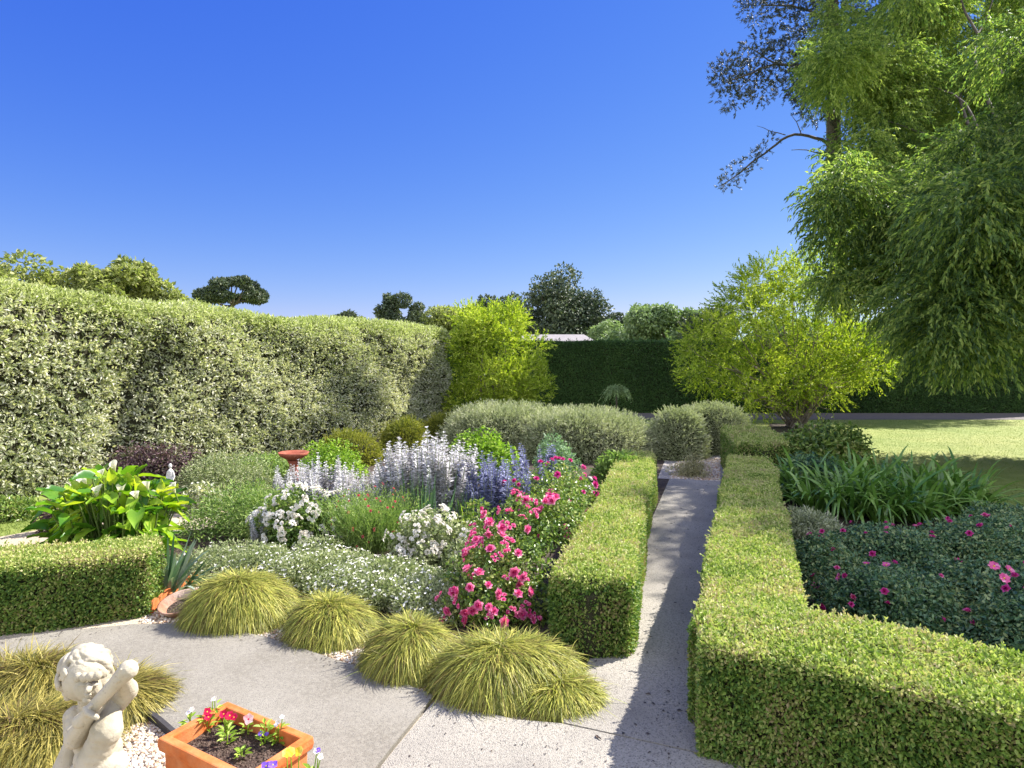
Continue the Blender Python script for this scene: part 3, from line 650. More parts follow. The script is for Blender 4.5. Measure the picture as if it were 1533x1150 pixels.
for k in range(44):
    a = r.uniform(0, 6.28); h = r.uniform(.1, 3.6); rad = 1.58 * math.sqrt(max(.05, 1 - ((h - 1.85) / 2.15) ** 2)) * r.uniform(.35, 1)
    lum.append((bx + math.cos(a) * rad, by + math.sin(a) * rad * .8, max(.25, h - .25), .38 * r.uniform(.7, 1.2)))
def st(mb):
    for k in range(12):
        l = lum[k * 3]; limb(mb, (bx + r.uniform(-.15, .15), by + r.uniform(-.15, .15), 0), l[:3], .035, .008, .08)
spray_tree('golden_shrub', 'tall golden-green feathery shrub at the end of the pale tall hedge', (bx, by, 0), lum, 3200, M['golden_leaf'], M['bark_pale'], st, L=(.25, .5), leaf=(.085, .034), cat='shrub')
gx, gy = 8.55, 19.0
lum2 = []
pts = [(1050, 520), (1040, 545), (1070, 490), (1085, 535), (1100, 460), (1110, 500), (1125, 430), (1130, 470), (1140, 550), (1150, 415), (1160, 450), (1165, 495), (1180, 425), (1190, 540), (1195, 465), (1205, 405), (1215, 500), (1225, 440), (1235, 545), (1240, 420), (1250, 480), (1262, 520), (1255, 450), (1280, 490), (1290, 535), (1270, 555), (1300, 515), (1095, 560), (1120, 585), (1235, 585), (1305, 545), (1055, 565), (1140, 605), (1165, 598), (1195, 590), (1220, 598), (1110, 598), (1250, 590), (1175, 570), (1215, 565)]
for px, py in pts:
    q = atY(px, py, gy + r.uniform(-1.5, 1.5)); lum2.append((*q, .5 * r.uniform(.7, 1.1) if py < 575 else .26))
def st2(mb):
    for k, l in enumerate(lum2):
        if k % 2 == 0 or k > 20:
            b0 = np.array([gx + r.uniform(-.25, .25), gy + r.uniform(-.25, .25), 0]); e = np.array(l[:3]); mid = b0 + (e - b0) * .45 + [0, 0, .35]
            limb(mb, b0, mid, .036, .024, .06); limb(mb, mid, e, .022, .008, .1)
            for u in range(2): limb(mb, mid, e + rdir(1)[0] * .55, .02, .006, .1, seg=5)
spray_tree('golden_tree', 'open golden-leaved small tree with many slim stems on the lawn edge', (gx, gy, 0), lum2, 3800, M['golden_leaf'], M['bark_pale'], st2, L=(.3, .65), leaf=(.095, .034), m=15, droop=.18, up=.35)

# ---- small weeping standard by the far hedge
wx, wy = 3.15, 19.0
t = empty('weeping_tree', (wx, wy, 0)); tag(t, 'tiny mop-headed weeping tree in front of the dark far hedge', 'tree')
mb = MB(); limb(mb, (wx, wy, 0), (wx - .05, wy, 1.2), .03, .022, .02); mb.build('trunk', M['bark'], t)
n = 120; a = rng.uniform(0, 6.28, n); D = np.stack([np.cos(a), np.sin(a), rng.uniform(.4, 1.1, n)], 1); P0 = np.array([wx, wy, 1.12]) + rng.normal(size=(n, 3)) * .06
q, T, i = strands(P0, D, rng.uniform(.3, .62, n), .95, 20); mb = MB(); q[:, 2] = np.maximum(q[:, 2], .12)
leaf_quads(mb, q, T + rdir(len(q)) * .6, rdir(len(q)) + [0, 0, .8], .055, .028, rng.uniform(size=len(q))); mb.build('crown', M['tree_pale'], t)

# ---- big weeping tree at the right, its trunk outside the frame
bound = lambda y: np.interp(y, [-400, -150, 0, 100, 160, 250, 310, 400, 450, 500, 560, 600, 640], [1260, 1215, 1200, 1190, 1222, 1222, 1208, 1240, 1268, 1310, 1360, 1480, 1800])
cc, rr = np.array([11.0, 10.9, 6.4]), np.array([6.3, 3.9, 5.9])
lum3 = []; r = np.random.default_rng(9)
while len(lum3) < 225:
    d = unit(r.normal(size=3)); f = r.uniform(.25, 1) ** .45; q = cc + d * f * rr
    if q[2] < 2.5: continue
    s = r.uniform(.45, .85); px, py = proj(q); 
    if px[0] - s * F_PX / q[1] * .9 < bound(py[0]): continue
    gx_, gy_ = q[0] - .914 * (q[2] - .5), q[1] - .486 * (q[2] - .5)          # where its shade falls
    v_ = gx_ - .33 * gy_                                       # how far right of the garden path
    if (gy_ < 5.2 and gx_ < 4) or v_ < -.4 or (v_ < 1.2 and r.uniform() < .66): continue
    lum3.append((*q, s))
for i in range(16):                                           # light sprays trailing across the pine trunk
    px, py = r.uniform(1228, 1300), r.uniform(230, 430); q = atY(px, py, r.uniform(12.2, 13.2)); lum3.append((*q, r.uniform(.25, .42)))
t = empty('willow_tree', (11.2, 11.4, 0)); tag(t, 'huge weeping tree hanging in from the right edge, casting shade on the roses', 'tree')
mb = MB(); limb(mb, (11.2, 11.4, -.1), (11.0, 11.2, 3.6), .42, .3, .03, seg=10)
for l in lum3[:64]:
    m_ = np.array([11.0, 11.2, 3.2]) + (np.array(l[:3]) - [11, 11.2, 3.2]) * .5 + [0, 0, .8]
    limb(mb, (11.0, 11.2, 3.3), m_, .11, .05, .06, seg=6); limb(mb, m_, l[:3], .05, .012, .08, seg=5)
mb.build('trunk', M['bark'], t)
ns = 52000; P, N, _ = lump_points(lum3, ns, .1); D = unit(N * [1, 1, .5] + rdir(ns) * .6 + [0, 0, .05])
q, T, i = strands(P, D, rng.uniform(.3, .65, ns), rng.uniform(.2, .9, ns), 15); keep = q[:, 2] > 1.5; q, T, i = q[keep], T[keep], i[keep]; n = len(q)
mb = MB(); leaf_quads(mb, q, unit(T + rdir(n) * .7 + [0, 0, -.45]), unit(rdir(n) + [0, 0, .5]), rng.uniform(.075, .125, n), rng.uniform(.028, .044, n), np.clip(rng.uniform(-.25, .25, ns)[i] + rng.uniform(size=n), 0, 1))
mb.build('crown', M['willow_leaf'], t)

# ---- a second weeping tree farther back, filling the upper right
lum4 = []; r = np.random.default_rng(19)
while len(lum4) < 150:
    px, py = r.uniform(1205, 1600), r.uniform(-200, 330); s = r.uniform(.8, 1.35); Yl = r.uniform(21.5, 33) if px < 1380 else r.uniform(24, 40)
    q = atY(px, py, Yl)
    if px - s * F_PX / Yl < bound(py) + 6 or False: continue
    hx, hy = q[0] - .914 * (q[2] - 2.6), q[1] - .486 * (q[2] - 2.6)          # keep its shade off the two golden shrubs
    if (abs(hx - 8.6) < 4.6 and abs(hy - 19) < 3.6) or (abs(hx + .55) < 2.8 and abs(hy - 19.7) < 3) or hy < 15: continue
    lum4.append((*q, s))
t = empty('willow_tree', (20.6, 24.0, 0)); tag(t, 'taller weeping tree behind, its pale crown reaching the top of the picture', 'tree')
mb = MB(); limb(mb, (20.6, 24.0, -.1), (19.6, 24.0, 8.5), .45, .3, .03, seg=10)
for l in lum4[:16]: limb(mb, (19.6, 24.0, 8.2), l[:3], .09, .012, .1, seg=5)
mb.build('trunk', M['bark'], t)
n4 = 44000; P, N, _ = lump_points(lum4, n4, .02); D = unit(N * [1, 1, .5] + rdir(n4) * .6); q, T, i = strands(P, D, rng.uniform(.4, .9, n4), rng.uniform(.15, .7, n4), 14); n = len(q)
mb = MB(); leaf_quads(mb, q, unit(T + rdir(n) * .7 + [0, 0, -.45]), unit(rdir(n) + [0, 0, .5]), rng.uniform(.11, .19, n), rng.uniform(.04, .065, n), np.clip(rng.uniform(-.1, .35, n4)[i] + rng.uniform(size=n), 0, 1))
mb.build('crown', M['willow_leaf'], t)

# ---- tall pine behind the far hedge
Yp = 35.0
b0 = atY(1276, 575, Yp); b0[2] = 0; t = empty('pine_tree', b0); tag(t, 'tall ragged pine behind the weeping tree, with bare drooping lower branches', 'tree')
mb = MB(); tp = atY(1240, -160, Yp)
tr = limb(mb, b0, tp, .50, .25, .012, n=14, seg=12)
def tz(py): return tr[np.argmin(np.abs(tr[:, 2] - atY(1260, py, Yp)[2]))]
def pl(pts, r0, r1): 
    p = np.array(pts); p = resample(p, .4); p += rng.normal(size=p.shape) * .03; tube(mb, p, np.linspace(r0, r1, len(p)), 6); return p
needles = []
def clumps(px, py, s, Y=Yp): needles.append((*atY(px, py, Y + rng.uniform(-.8, .8)), s))
pl([atY(1268, 235, Yp), atY(1235, 212, Yp), atY(1205, 200, Yp), atY(1180, 203, Yp), atY(1150, 225, Yp), atY(1115, 252, Yp), atY(1082, 278, Yp)], .10, .03)
pl([atY(1200, 200, Yp), atY(1190, 180, Yp), atY(1183, 172, Yp)], .03, .01); pl([atY(1175, 204, Yp), atY(1150, 196, Yp), atY(1132, 188, Yp)], .03, .008)
pl([atY(1262, 262, Yp), atY(1235, 232, Yp), atY(1205, 224, Yp), atY(1185, 224, Yp)], .06, .015)
for p in [(1150, 212), (1143, 224), (1130, 236), (1118, 243), (1105, 250), (1098, 262), (1088, 262), (1082, 274), (1093, 276), (1112, 262), (1128, 250)]: clumps(*p, .29)
pl([atY(1262, 130, Yp), atY(1215, 100, Yp), atY(1160, 95, Yp), atY(1085, 125, Yp)], .12, .03); pl([atY(1160, 95, Yp), atY(1120, 70, Yp)], .05, .02)
for p in [(1080, 105), (1082, 122), (1088, 145), (1095, 95), (1100, 112), (1110, 130), (1125, 105), (1130, 120), (1120, 82), (1140, 65), (1150, 88), (1160, 60), (1165, 110), (1150, 125), (1140, 138), (1172, 80), (1185, 95), (1190, 65), (1195, 115), (1205, 85), (1100, 150), (1180, 130), (1195, 140), (1210, 155), (1215, 120)]: clumps(*p, .6)
pl([atY(1255, 40, Yp), atY(1200, 10, Yp), atY(1140, 8, Yp)], .1, .03)
for p in [(1122, 10), (1130, 22), (1140, -5), (1150, 15), (1165, 2), (1175, 20), (1190, 5), (1160, 30), (1200, 25), (1180, -15), (1140, -30), (1200, -20), (1120, -10)]: clumps(*p, .52)
for k in range(46): clumps(rng.uniform(1190, 1420), rng.uniform(-260, 200), 1.04)
mb.build('trunk', M['bark'], t)
P, N, _ = lump_points(needles, 9000, .1); q, T, i = strands(P, unit(N + rdir(9000) * .6 + [0, 0, .3]), rng.uniform(.18, .38, 9000), .1, 12, .3); n = len(q)
mb = MB(); leaf_quads(mb, q, T + rdir(n) * .7, rdir(n), .16, .036, rng.uniform(size=n)); mb.build('crown', M['pine_needle'], t)

# ---- house whose roof shows over the far hedge
hb = empty('house', (5.0, 42, 0)); tag(hb, 'low pale house showing only its grey roof above the dark hedge', 'house')
A, B = atY(770, 498, 42), atY(905, 500, 42); x0, x1 = A[0] - .6, B[0] + .2; ze, zr = 2.85, 3.86
def box(mb, a, b, rnd=.5, mat=0):
    (xa, ya, za), (xb, yb, zb) = a, b
    V = [(xa, ya, za), (xb, ya, za), (xb, yb, za), (xa, yb, za), (xa, ya, zb), (xb, ya, zb), (xb, yb, zb), (xa, yb, zb)]
    mb.add(V, [[3, 2, 1, 0], [4, 5, 6, 7], [0, 1, 5, 4], [1, 2, 6, 5], [2, 3, 7, 6], [3, 0, 4, 7]], rnd, mat)
mb = MB(); box(mb, (x0 + .4, 42.4, 0), (x1 - .4, 48, ze)); mb.build('wall', M['wall_paint'], hb)
mb = MB(); V = [(x0, 42, ze), (x1, 42, ze), (x1, 48.4, ze), (x0, 48.4, ze), (x0 + 1.2, 45.2, zr), (x1 - 1.2, 45.2, zr)]
mb.add(V, [[0, 1, 5, 4], [2, 3, 4, 5]]); mb.add(V, [[1, 2, 5], [3, 0, 4]]); mb.add(V, [[3, 2, 1, 0]]); box(mb, (x0 - .03, 41.95, ze - .12), (x1 + .03, 42.0 - .003, ze + .02)); mb.build('roof', M['roof'], hb)
for k in range(2):
    mb = MB(); box(mb, (x0 + 1.2 + k * 2.8, 42.36, 1.0), (x0 + 2.4 + k * 2.8, 42.397, 2.2)); mb.build('window', M['window_glass'], hb)
# ------------------------------------------------------------------ garden plants
def bush_lumps(c, rx, ry, h, k, lr=.42, seed=1, core=.72):
    r = np.random.default_rng(seed); out = [(c[0], c[1], h * .4, rx * core, ry * core, h * core * .58)]
    for i in range(k):
        d = unit(r.normal(size=3)); d[2] = abs(d[2]) * r.uniform(.2, 1.1); f = r.uniform(.5, .95); s = lr * r.uniform(.7, 1.25)
        out.append((c[0] + d[0] * rx * f * (1 - lr * .4), c[1] + d[1] * ry * f * (1 - lr * .4), max(.1 * h, h * (.12 + d[2] * .72 * f)), rx * s, ry * s, h * s * .75))
    return out
def twigs(mb, c, lumps, k, r0=.01, mat=1):
    for l in lumps[1:k + 1]: limb(mb, (c[0] + rng.uniform(-.04, .04), c[1] + rng.uniform(-.04, .04), 0), l[:3], r0, r0 * .4, .08, n=5, mat=mat, seg=4)
def fol(mb, lumps, n, L, W, spread=.9, up=.4, out=.6, shape='oval', inner=.35, hang=0., mat=0):
    P, N, _ = lump_points(lumps, n, inner); k = P[:, 2] > .015; P, N = P[k], N[k]
    surf_leaves(mb, P, N, L, W, spread=spread, up=up, out=out, depth=0, shape=shape, hang=hang, mat=mat); return P, N
def shrub(name, label, c, rx, ry, h, k, n, L, W, leafm, cat='shrub', group=None, lr=.42, seed=1, **kw):
    lum = bush_lumps(c, rx, ry, h, k, lr, seed); mb = MB(); fol(mb, lum, n, L, W, **kw); twigs(mb, c, lum, 10)
    return tag(mb.build(name, [leafm, M['twig']], origin=(c[0], c[1], 0)), label, cat, group)
def place(parent, name, me, P, N, S, label=None):
    src = None
    for i, (p, nn, s) in enumerate(zip(P, N, S)):
        m = me[i % len(me)] if isinstance(me, list) else me
        if src is None: o = src = bpy.data.objects.new(name, m)
        else: o = src.copy(); o.data = m; o.name = name
        COL.objects.link(o); o.parent = parent; o.location = Vector(p) - parent.location; o.scale = (s, s, s)
        o.rotation_mode = 'QUATERNION'
        from mathutils import Quaternion
        o.rotation_quaternion = Vector(nn).to_track_quat('Z', 'Y') @ Quaternion((0, 0, 1), float(rng.uniform(0, 6.28)))

# shared flower meshes, one unit across
def rose_mesh(name, mat, seed):
    r = np.random.default_rng(seed); mb = MB()
    for cnt, tilt, L, W, z, lo in ((6, 68, .52, .5, 0, .55), (5, 42, .46, .46, .03, .35), (5, 22, .38, .36, .06, .1), (3, 8, .3, .26, .08, 0)):
        a = np.linspace(0, 6.28, cnt, endpoint=False) + r.uniform(0, 6); tl = np.radians(tilt + r.uniform(-9, 9, cnt))
        D = np.stack([np.cos(a) * np.sin(tl), np.sin(a) * np.sin(tl), np.cos(tl)], 1); P = np.zeros((cnt, 3)); P[:, 2] = z
        leaf_quads(mb, P, D, np.stack([-np.cos(a) * np.cos(tl), -np.sin(a) * np.cos(tl), np.sin(tl)], 1), L * r.uniform(.9, 1.1, cnt), W, lo + r.uniform(0, .4, cnt), fold=.1, shape='six')
    return mb.mesh(name, mat)
def open_mesh(name, mats, petals=8, tilt=72):
    mb = MB(); a = np.linspace(0, 6.28, petals, endpoint=False); tl = np.radians(tilt + rng.uniform(-8, 8, petals))
    D = np.stack([np.cos(a) * np.sin(tl), np.sin(a) * np.sin(tl), np.cos(tl)], 1)
    leaf_quads(mb, D * .05, D, np.stack([-np.cos(a) * np.cos(tl), -np.sin(a) * np.cos(tl), np.sin(tl)], 1), .47, .46, rng.uniform(.2, 1, petals), fold=.07, shape='six')
    lathe(mb, [(.001, .1), (.06, .09), (.085, .04), (.03, .0)], seg=8, mat=1); return mb.mesh(name, mats)
def cluster_mesh(name, mat, k=9, seed=1):
    """a head of several small rosettes"""
    r = np.random.default_rng(seed); mb = MB()
    for i in range(k):
        d = unit(r.normal(size=3)); d[2] = abs(d[2]); c = d * np.array([.36, .36, .2])
        for cnt, tilt, L in ((6, 70, .24), (5, 30, .2)):
            a = np.linspace(0, 6.28, cnt, endpoint=False) + r.uniform(0, 6); tl = np.radians(tilt + r.uniform(-12, 12, cnt))
            D = np.stack([np.cos(a) * np.sin(tl), np.sin(a) * np.sin(tl), np.cos(tl)], 1); D = unit(D + d * .35)
            leaf_quads(mb, np.repeat(c[None], cnt, 0), D, -D + [0, 0, 1.5], L * r.uniform(.8, 1.1, cnt), L, r.uniform(0, 1, cnt), shape='six', fold=.1)
    return mb.mesh(name, mat)
def spike_mesh(name, mats, seed, rings=26, rad=.085):
    r = np.random.default_rng(seed); mb = MB(); tube(mb, [(0, 0, 0), (.01, .01, .5), (0, 0, 1)], [.012, .01, .004], 5, .5, 1)
    for k in range(rings):
        t = k / (rings - 1); z = .22 + .78 * t; rr = rad * (1 - .75 * t ** 2) * (.55 + .45 * ((k % 3) != 0)); c = 7; a = r.uniform(0, 6.28, c)
        D = np.stack([np.cos(a), np.sin(a), r.uniform(.2, .9, c)], 1)
        P = np.stack([np.cos(a) * rr * .2, np.sin(a) * rr * .2, np.full(c, z)], 1)
        leaf_quads(mb, P, D, np.repeat([[0, 0, 1.]], c, 0), rr * 1.25, rr * .8, r.uniform(0, 1, c), fold=.15)
    return mb.mesh(name, mats)
ROSE_P = [rose_mesh('rose_bloom', M['pink_petal'], s) for s in range(3)]
ROSE_M = [rose_mesh('rose_bloom', M['magenta_petal'], s + 5) for s in range(3)]
ROSE_R = [open_mesh('open_bloom', [M['rosy_petal'], M['yellow_petal']]) for s in range(2)]
CLUS_W = [cluster_mesh('flower_head', M['white_petal'], 5 + s, s) for s in range(3)]
CLUS_P = [cluster_mesh('rose_bloom', M['pink_petal'], 4 + s, s + 20) for s in range(2)]
ROSE_W = [rose_mesh('rose_bloom', M['white_petal'], s + 9) for s in range(2)]
RED = [rose_mesh('small_flower', M['red_petal'], s + 12) for s in range(2)]
SPK_S = [spike_mesh('flower_spike', [M['silver_spike'], M['grey_leaf']], s) for s in range(4)]
SPK_B = [spike_mesh('flower_spike', [M['blue_spike'], M['grey_leaf']], s + 7) for s in range(4)]

def flowering(name, label, c, lum, nleaf, L, W, leafm, bname, meshes, nb, size, cat='rose bush', group=None, face=(0, -.6, .8), thr=.1, ntw=14, pick=None, shape='oval', lift=.02, blabel=None):
    t = empty(name, (c[0], c[1], 0)); tag(t, label, cat, group)
    mb = MB(); fol(mb, lum, nleaf, L, W, shape=shape); twigs(mb, c, lum, ntw); mb.build('foliage', [leafm, M['twig']], t)
    if nb:
        P, N, _ = lump_points(lum, nb * 30, .98); f = unit(np.array(face, float)); k = (N @ f > thr) & (P[:, 2] > .1)
        P, N = P[k], N[k]
        if pick is not None: k = pick(P); P, N = P[k], N[k]
        # keep blooms that are not buried inside another lump
        C = np.array([l[:3] for l in lum]); Q = np.array([(l[3:6] if len(l) >= 6 else [l[3]] * 3) for l in lum])
        dd = (((P[:, None] - C[None]) / Q[None]) ** 2).sum(-1).min(1); k = dd > .8; P, N = P[k][:nb], N[k][:nb]
        place(t, bname, meshes, P + N * lift, unit(N + rdir(len(P)) * .45), size * rng.uniform(.75, 1.25, len(P)))
    return t

# ---- golden thatch-like mounds edging the paving and round the statue
def tuft(label, c, rx, ry, h, n, seed, group, L=.12, W=.0046, leafm='gold_blade'):
    n = int(n * 3.0); V, F = dome((c[0], c[1]), rx, ry, h, pw=2.2, amp=.26, freq=3.6, seed=seed)
    P, N = tri_sample(V, F, n); N[(N @ np.array([0, 0, 1.])) < -.2] *= -1
    ctr = np.array([c[0], c[1], h * .2]); N = unit(np.where(((P - ctr) * N).sum(1, keepdims=True) < 0, -N, N))
    rad = unit((P - [c[0], c[1], 0]) * [1, 1, 0]); dn = -N * (-N[:, 2:3]) * 1.0 + np.array([0, 0, -1.0]) + rad * .1
    dn = unit(dn - N * (dn * N).sum(1, keepdims=True))
    D = unit(dn * .9 + N * rng.uniform(.05, .55, (n, 1)) + rdir(n) * np.where(rng.uniform(size=n) < .16, 1.15, .5)[:, None])
    mb = MB(); blades(mb, P - N * .05 - dn * L * .4, D, np.where(rng.uniform(size=n) < .12, 1.5, 1) * rng.uniform(L * .6, L * 1.4, n), W * rng.uniform(.7, 1.3, n), rng.uniform(.15, .55, n), segs=3)
    V2, F2 = dome((c[0], c[1]), rx * .72, ry * .72, h * .7, pw=2.0, amp=.1, freq=3.2, seed=seed); mb.add(V2, F2, .3, 1, True)
    return tag(mb.build('ornamental_grass', [M[leafm], M['twig']], origin=(c[0], c[1], 0)), label, 'grass clump', group)
GT = 'golden grass mounds edging the concrete path'
tuft('golden grass mound beside the weathered terracotta bowl', at(362, 925), .43, .36, .36, 5200, 3, GT)
tuft('golden grass mound between the bare gravel gaps, second along from the terracotta bowl', at(490, 956), .35, .33, .32, 4600, 4, GT)
tuft('golden grass mound directly in front of the small white groundcover flowers, left of the pink rose', at(620, 990), .36, .33, .33, 4800, 5, GT)
tuft('largest golden grass mound, sprawling below the pink rose bush', at(752, 1030), .47, .38, .31, 6800, 6, GT)
tuft('flat golden grass skirt spilling beside the end of the box hedge onto the narrow path', at(838, 1050), .27, .22, .15, 2600, 7, GT)
GS = 'golden grass clumps round the cherub statue'
tuft('wide golden grass clump to the left behind the cherub', at(10, 1040), .62, .33, .27, 6500, 8, GS, L=.15, leafm='brown_blade')
tuft('reddish-tipped golden grass clump directly behind and right of the cherub', at(178, 1062), .32, .30, .21, 4200, 9, GS, L=.14, leafm='brown_blade')
tuft('golden grass clump at the lower left corner in front of the others', at(20, 1130), .45, .34, .24, 5400, 10, GS, L=.15, leafm='brown_blade')

# ---- groundcover with tiny white flowers
def cover(label, c, rx, ry, h, seed, nfl, group):
    t = empty('groundcover', (c[0], c[1], 0)); tag(t, label, 'groundcover', group)
    lum = bush_lumps(c, rx, ry, h, 34, .3, seed); mb = MB(); P, N = fol(mb, lum, 15000, .036, .013, spread=1., up=.5, out=.9); twigs(mb, c, lum, 20, .006)
    mb.build('foliage', [M['cover_leaf'], M['twig']], t)
    P, N, _ = lump_points(lum, nfl, .96); k = (P[:, 2] > .06) & (N[:, 2] > -.25); P, N = P[k], N[k]; mb = MB(); n = len(P)
    for j in range(4):
        nn = unit(N + [0, -.3, .6] + rdir(n) * .4); d = unit(np.cross(nn, rdir(n)))
        leaf_quads(mb, P + N * .02, d, nn, .015 * rng.uniform(.7, 1.3, n), .012, rng.uniform(size=n), fold=.05)
    return tag(mb.build('flowers', M['white_petal'], t), kind='stuff')
GC = 'grey-green groundcover with tiny white flowers'
cover('white-flecked groundcover clump between the arum lilies and the terracotta bowl mound', at(352, 862), .66, .55, .36, 11, 500, GC)
cover('middle clump of white-flecked groundcover below the left white rose', at(468, 872), .66, .55, .36, 12, 900, GC)
cover('white-flecked groundcover clump below the middle white rose', at(575, 893), .62, .5, .38, 13, 1100, GC)
cover('white-flecked groundcover clump tucked against the left side of the pink rose', at(648, 915), .45, .42, .34, 14, 800, GC)

# ---- roses
c = at(755, 930); c[2] = 0; Yc = c[1]
lum = [(*atY(px, py, Yc + dy), s) for px, py, dy, s in [(755, 905, 0, .24), (720, 890, -.1, .18), (790, 900, .05, .2), (740, 850, .1, .22), (780, 845, .2, .22), (760, 810, .35, .2), (725, 815, .35, .16), (800, 800, .5, .2), (835, 780, .7, .2), (770, 775, .6, .18), (715, 770, .5, .13), (690, 905, -.1, .14), (735, 925, -.2, .15), (790, 935, -.05, .16), (850, 760, .9, .18), (800, 770, .8, .18), (690, 860, .1, .15)]]
t = flowering('rose_bush', 'bright pink rose bush spilling over the golden grass next to the box hedge', c, lum, 9000, .034, .021, M['rose_leaf'], 'rose_bloom', [CLUS_P[0], CLUS_P[1], ROSE_P[0], ROSE_P[1]], 99, .088, ntw=16, face=(-.35, -.75, .5), thr=.25, shape='six', lift=.03,
    pick=lambda P: (np.abs(proj(P)[0] - np.interp(proj(P)[1], [750, 800, 850, 900, 950], [775, 745, 745, 735, 735])) < np.interp(proj(P)[1], [750, 800, 870, 900, 960], [60, 40, 48, 80, 62])))
c = at(830, 800); lum = bush_lumps((c[0], c[1]), .68, .6, 1.02, 26, .3, 31)
flowering('rose_bush', 'taller magenta rose bush in light shade behind the pink one, near the blue flower spikes', (c[0], c[1]), lum, 9000, .04, .025, M['rose_leaf'], 'rose_bloom', ROSE_M, 44, .08, ntw=16, shape='six', lift=.04)
c = at(455, 815); lum = bush_lumps((c[0], c[1]), .56, .45, .86, 44, .22, 32, core=.55)
flowering('rose_bush', 'white rose bush thick with blooms below the left silver spikes', (c[0], c[1]), lum, 6500, .042, .026, M['rose_leaf'], 'flower_head', CLUS_W, 99, .105, ntw=14, shape='six', thr=-.1, lift=.03)
c = at(655, 838); lum = bush_lumps((c[0], c[1]), .52, .45, .70, 40, .22, 33, core=.55)
flowering('rose_bush', 'white rose bush beside the yellow-green iris leaves, left of the pink rose', (c[0], c[1]), lum, 5500, .04, .024, M['cover_leaf'], 'flower_head', CLUS_W, 90, .085, ntw=14, shape='six', thr=.0, lift=.03)
c = at(868, 775); lum = bush_lumps((c[0], c[1]), .32, .3, .62, 10, .34, 34)
flowering('rose_bush', 'small rose bush with a few white blooms against the hedge between the two pink ones', (c[0], c[1]), lum, 2600, .036, .022, M['rose_leaf'], 'rose_bloom', ROSE_W, 12, .085, ntw=8, shape='six', thr=.1, lift=.03)
# wiry green clump with small red flowers
c = at(558, 822); t = empty('salvia_plant', (c[0], c[1], 0)); tag(t, 'wispy green clump with small red flowers between the two white rose bushes', 'perennial')
n = 900; a = rng.uniform(0, 6.28, n); D = np.stack([np.cos(a) * .5, np.sin(a) * .5, rng.uniform(.6, 1.4, n)], 1); P0 = np.array([c[0], c[1], 0]) + rng.normal(size=(n, 3)) * [.14, .14, 0]
mb = MB(); q, T, i = strands(P0, D, rng.uniform(.35, .85, n), .15, 16, .2); k = q[:, 2] > .02; q, T = q[k], T[k]; m = len(q)
leaf_quads(mb, q, T + rdir(m) * .7, rdir(m) + [0, 0, .6], rng.uniform(.02, .05, m), rng.uniform(.006, .013, m), rng.uniform(size=m)); blades(mb, P0, D, .7, .005, .15, 3, mat=0); mb.build('foliage', M['lime_leaf'] if False else M['green_leaf'], t)
P, N, _ = lump_points([(c[0], c[1] - .05, .3, .42, .36, .42)], 400, .95); k = (N @ np.array([0, -.8, .3]) > .1) & (P[:, 2] > .12); P, N = P[k][:46], N[k][:46]
place(t, 'small_flower', RED, P, N, .028 * rng.uniform(.7, 1.3, len(P)))

# ---- flower spikes
def spikes(label, c, rx, ry, h, n, meshes, seed, hv=.3, leafh=.4, group='clumps of tall flower spikes', leafm='grey_leaf'):
    t = empty('spike_plant', (c[0], c[1], 0)); tag(t, label, 'perennial', group)
    r = np.random.default_rng(seed); a = r.uniform(0, 6.28, n); f = np.sqrt(r.uniform(0, 1, n)); P = np.stack([c[0] + np.cos(a) * f * rx, c[1] + np.sin(a) * f * ry, np.full(n, .02)], 1)
    D = np.stack([np.cos(a) * f * .16 + r.normal(size=n) * .07, np.sin(a) * f * .16 + r.normal(size=n) * .07, np.ones(n)], 1)
    place(t, 'flower_spike', meshes, P, unit(D), h * (1 - .22 * f) * r.uniform(1 - hv, 1.02, n))
    mb = MB(); lum = bush_lumps((c[0], c[1]), rx * 1.05, ry * 1.05, h * leafh, 14, .34, seed); fol(mb, lum, 4500, .06, .018, up=.6, out=1.); mb.build('foliage', M[leafm], t); return t
spikes('tall silver-white flower spikes standing highest in the middle of the bed', at(640, 790), .46, .35, 1.2, 95, SPK_S, 1, hv=.22)
spikes('pale lilac-grey flower spikes behind the left white rose, beside the rusty bowl', at(485, 775), .62, .35, .80, 85, SPK_S, 2)
spikes('shorter lilac-grey spikes between the white rose and the wispy red-flowered clump', at(560, 780), .35, .3, .72, 36, SPK_S, 5)
spikes('violet-blue flower spikes in front of the magenta roses', at(742, 796), .36, .3, .98, 64, SPK_B, 3)
spikes('three or four thin bluish spikes poking up behind the magenta roses', at(805, 768), .18, .2, 1.14, 9, SPK_B, 4, hv=.15, leafh=.3)
spikes('few stray lilac spikes left of the white rose, low in the bed', at(395, 822), .1, .1, .5, 8, SPK_S, 6, leafh=.35)

# ---- strap-leaved plants
def straps(name, label, c, n, L, W, droop, leafm, sp=.1, lean=(0, 0), open_=.5, segs=4, cat='perennial', group=None, ry=None):
    a = rng.uniform(0, 6.28, n); f = rng.uniform(0, 1, n)
    P = np.stack([c[0] + np.cos(a) * f * sp, c[1] + np.sin(a) * f * (ry or sp), np.zeros(n)], 1)
    D = np.stack([np.cos(a) * open_ * f + lean[0] + rng.normal(size=n) * .1, np.sin(a) * open_ * f + lean[1] + rng.normal(size=n) * .1, np.ones(n)], 1)
    mb = MB(); blades(mb, P, D, rng.uniform(L * .6, L * 1.1, n), W * rng.uniform(.75, 1.2, n), droop * rng.uniform(.4, 1.5, n) * (.3 + f), segs=segs)
    return tag(mb.build(name, leafm, origin=(c[0], c[1], 0)), label, cat, group)
straps('iris_plant', 'upright green iris leaves just below the tallest silver spikes', at(640, 808), 75, .82, .028, .12, M['iris_leaf'], .34, open_=.22)
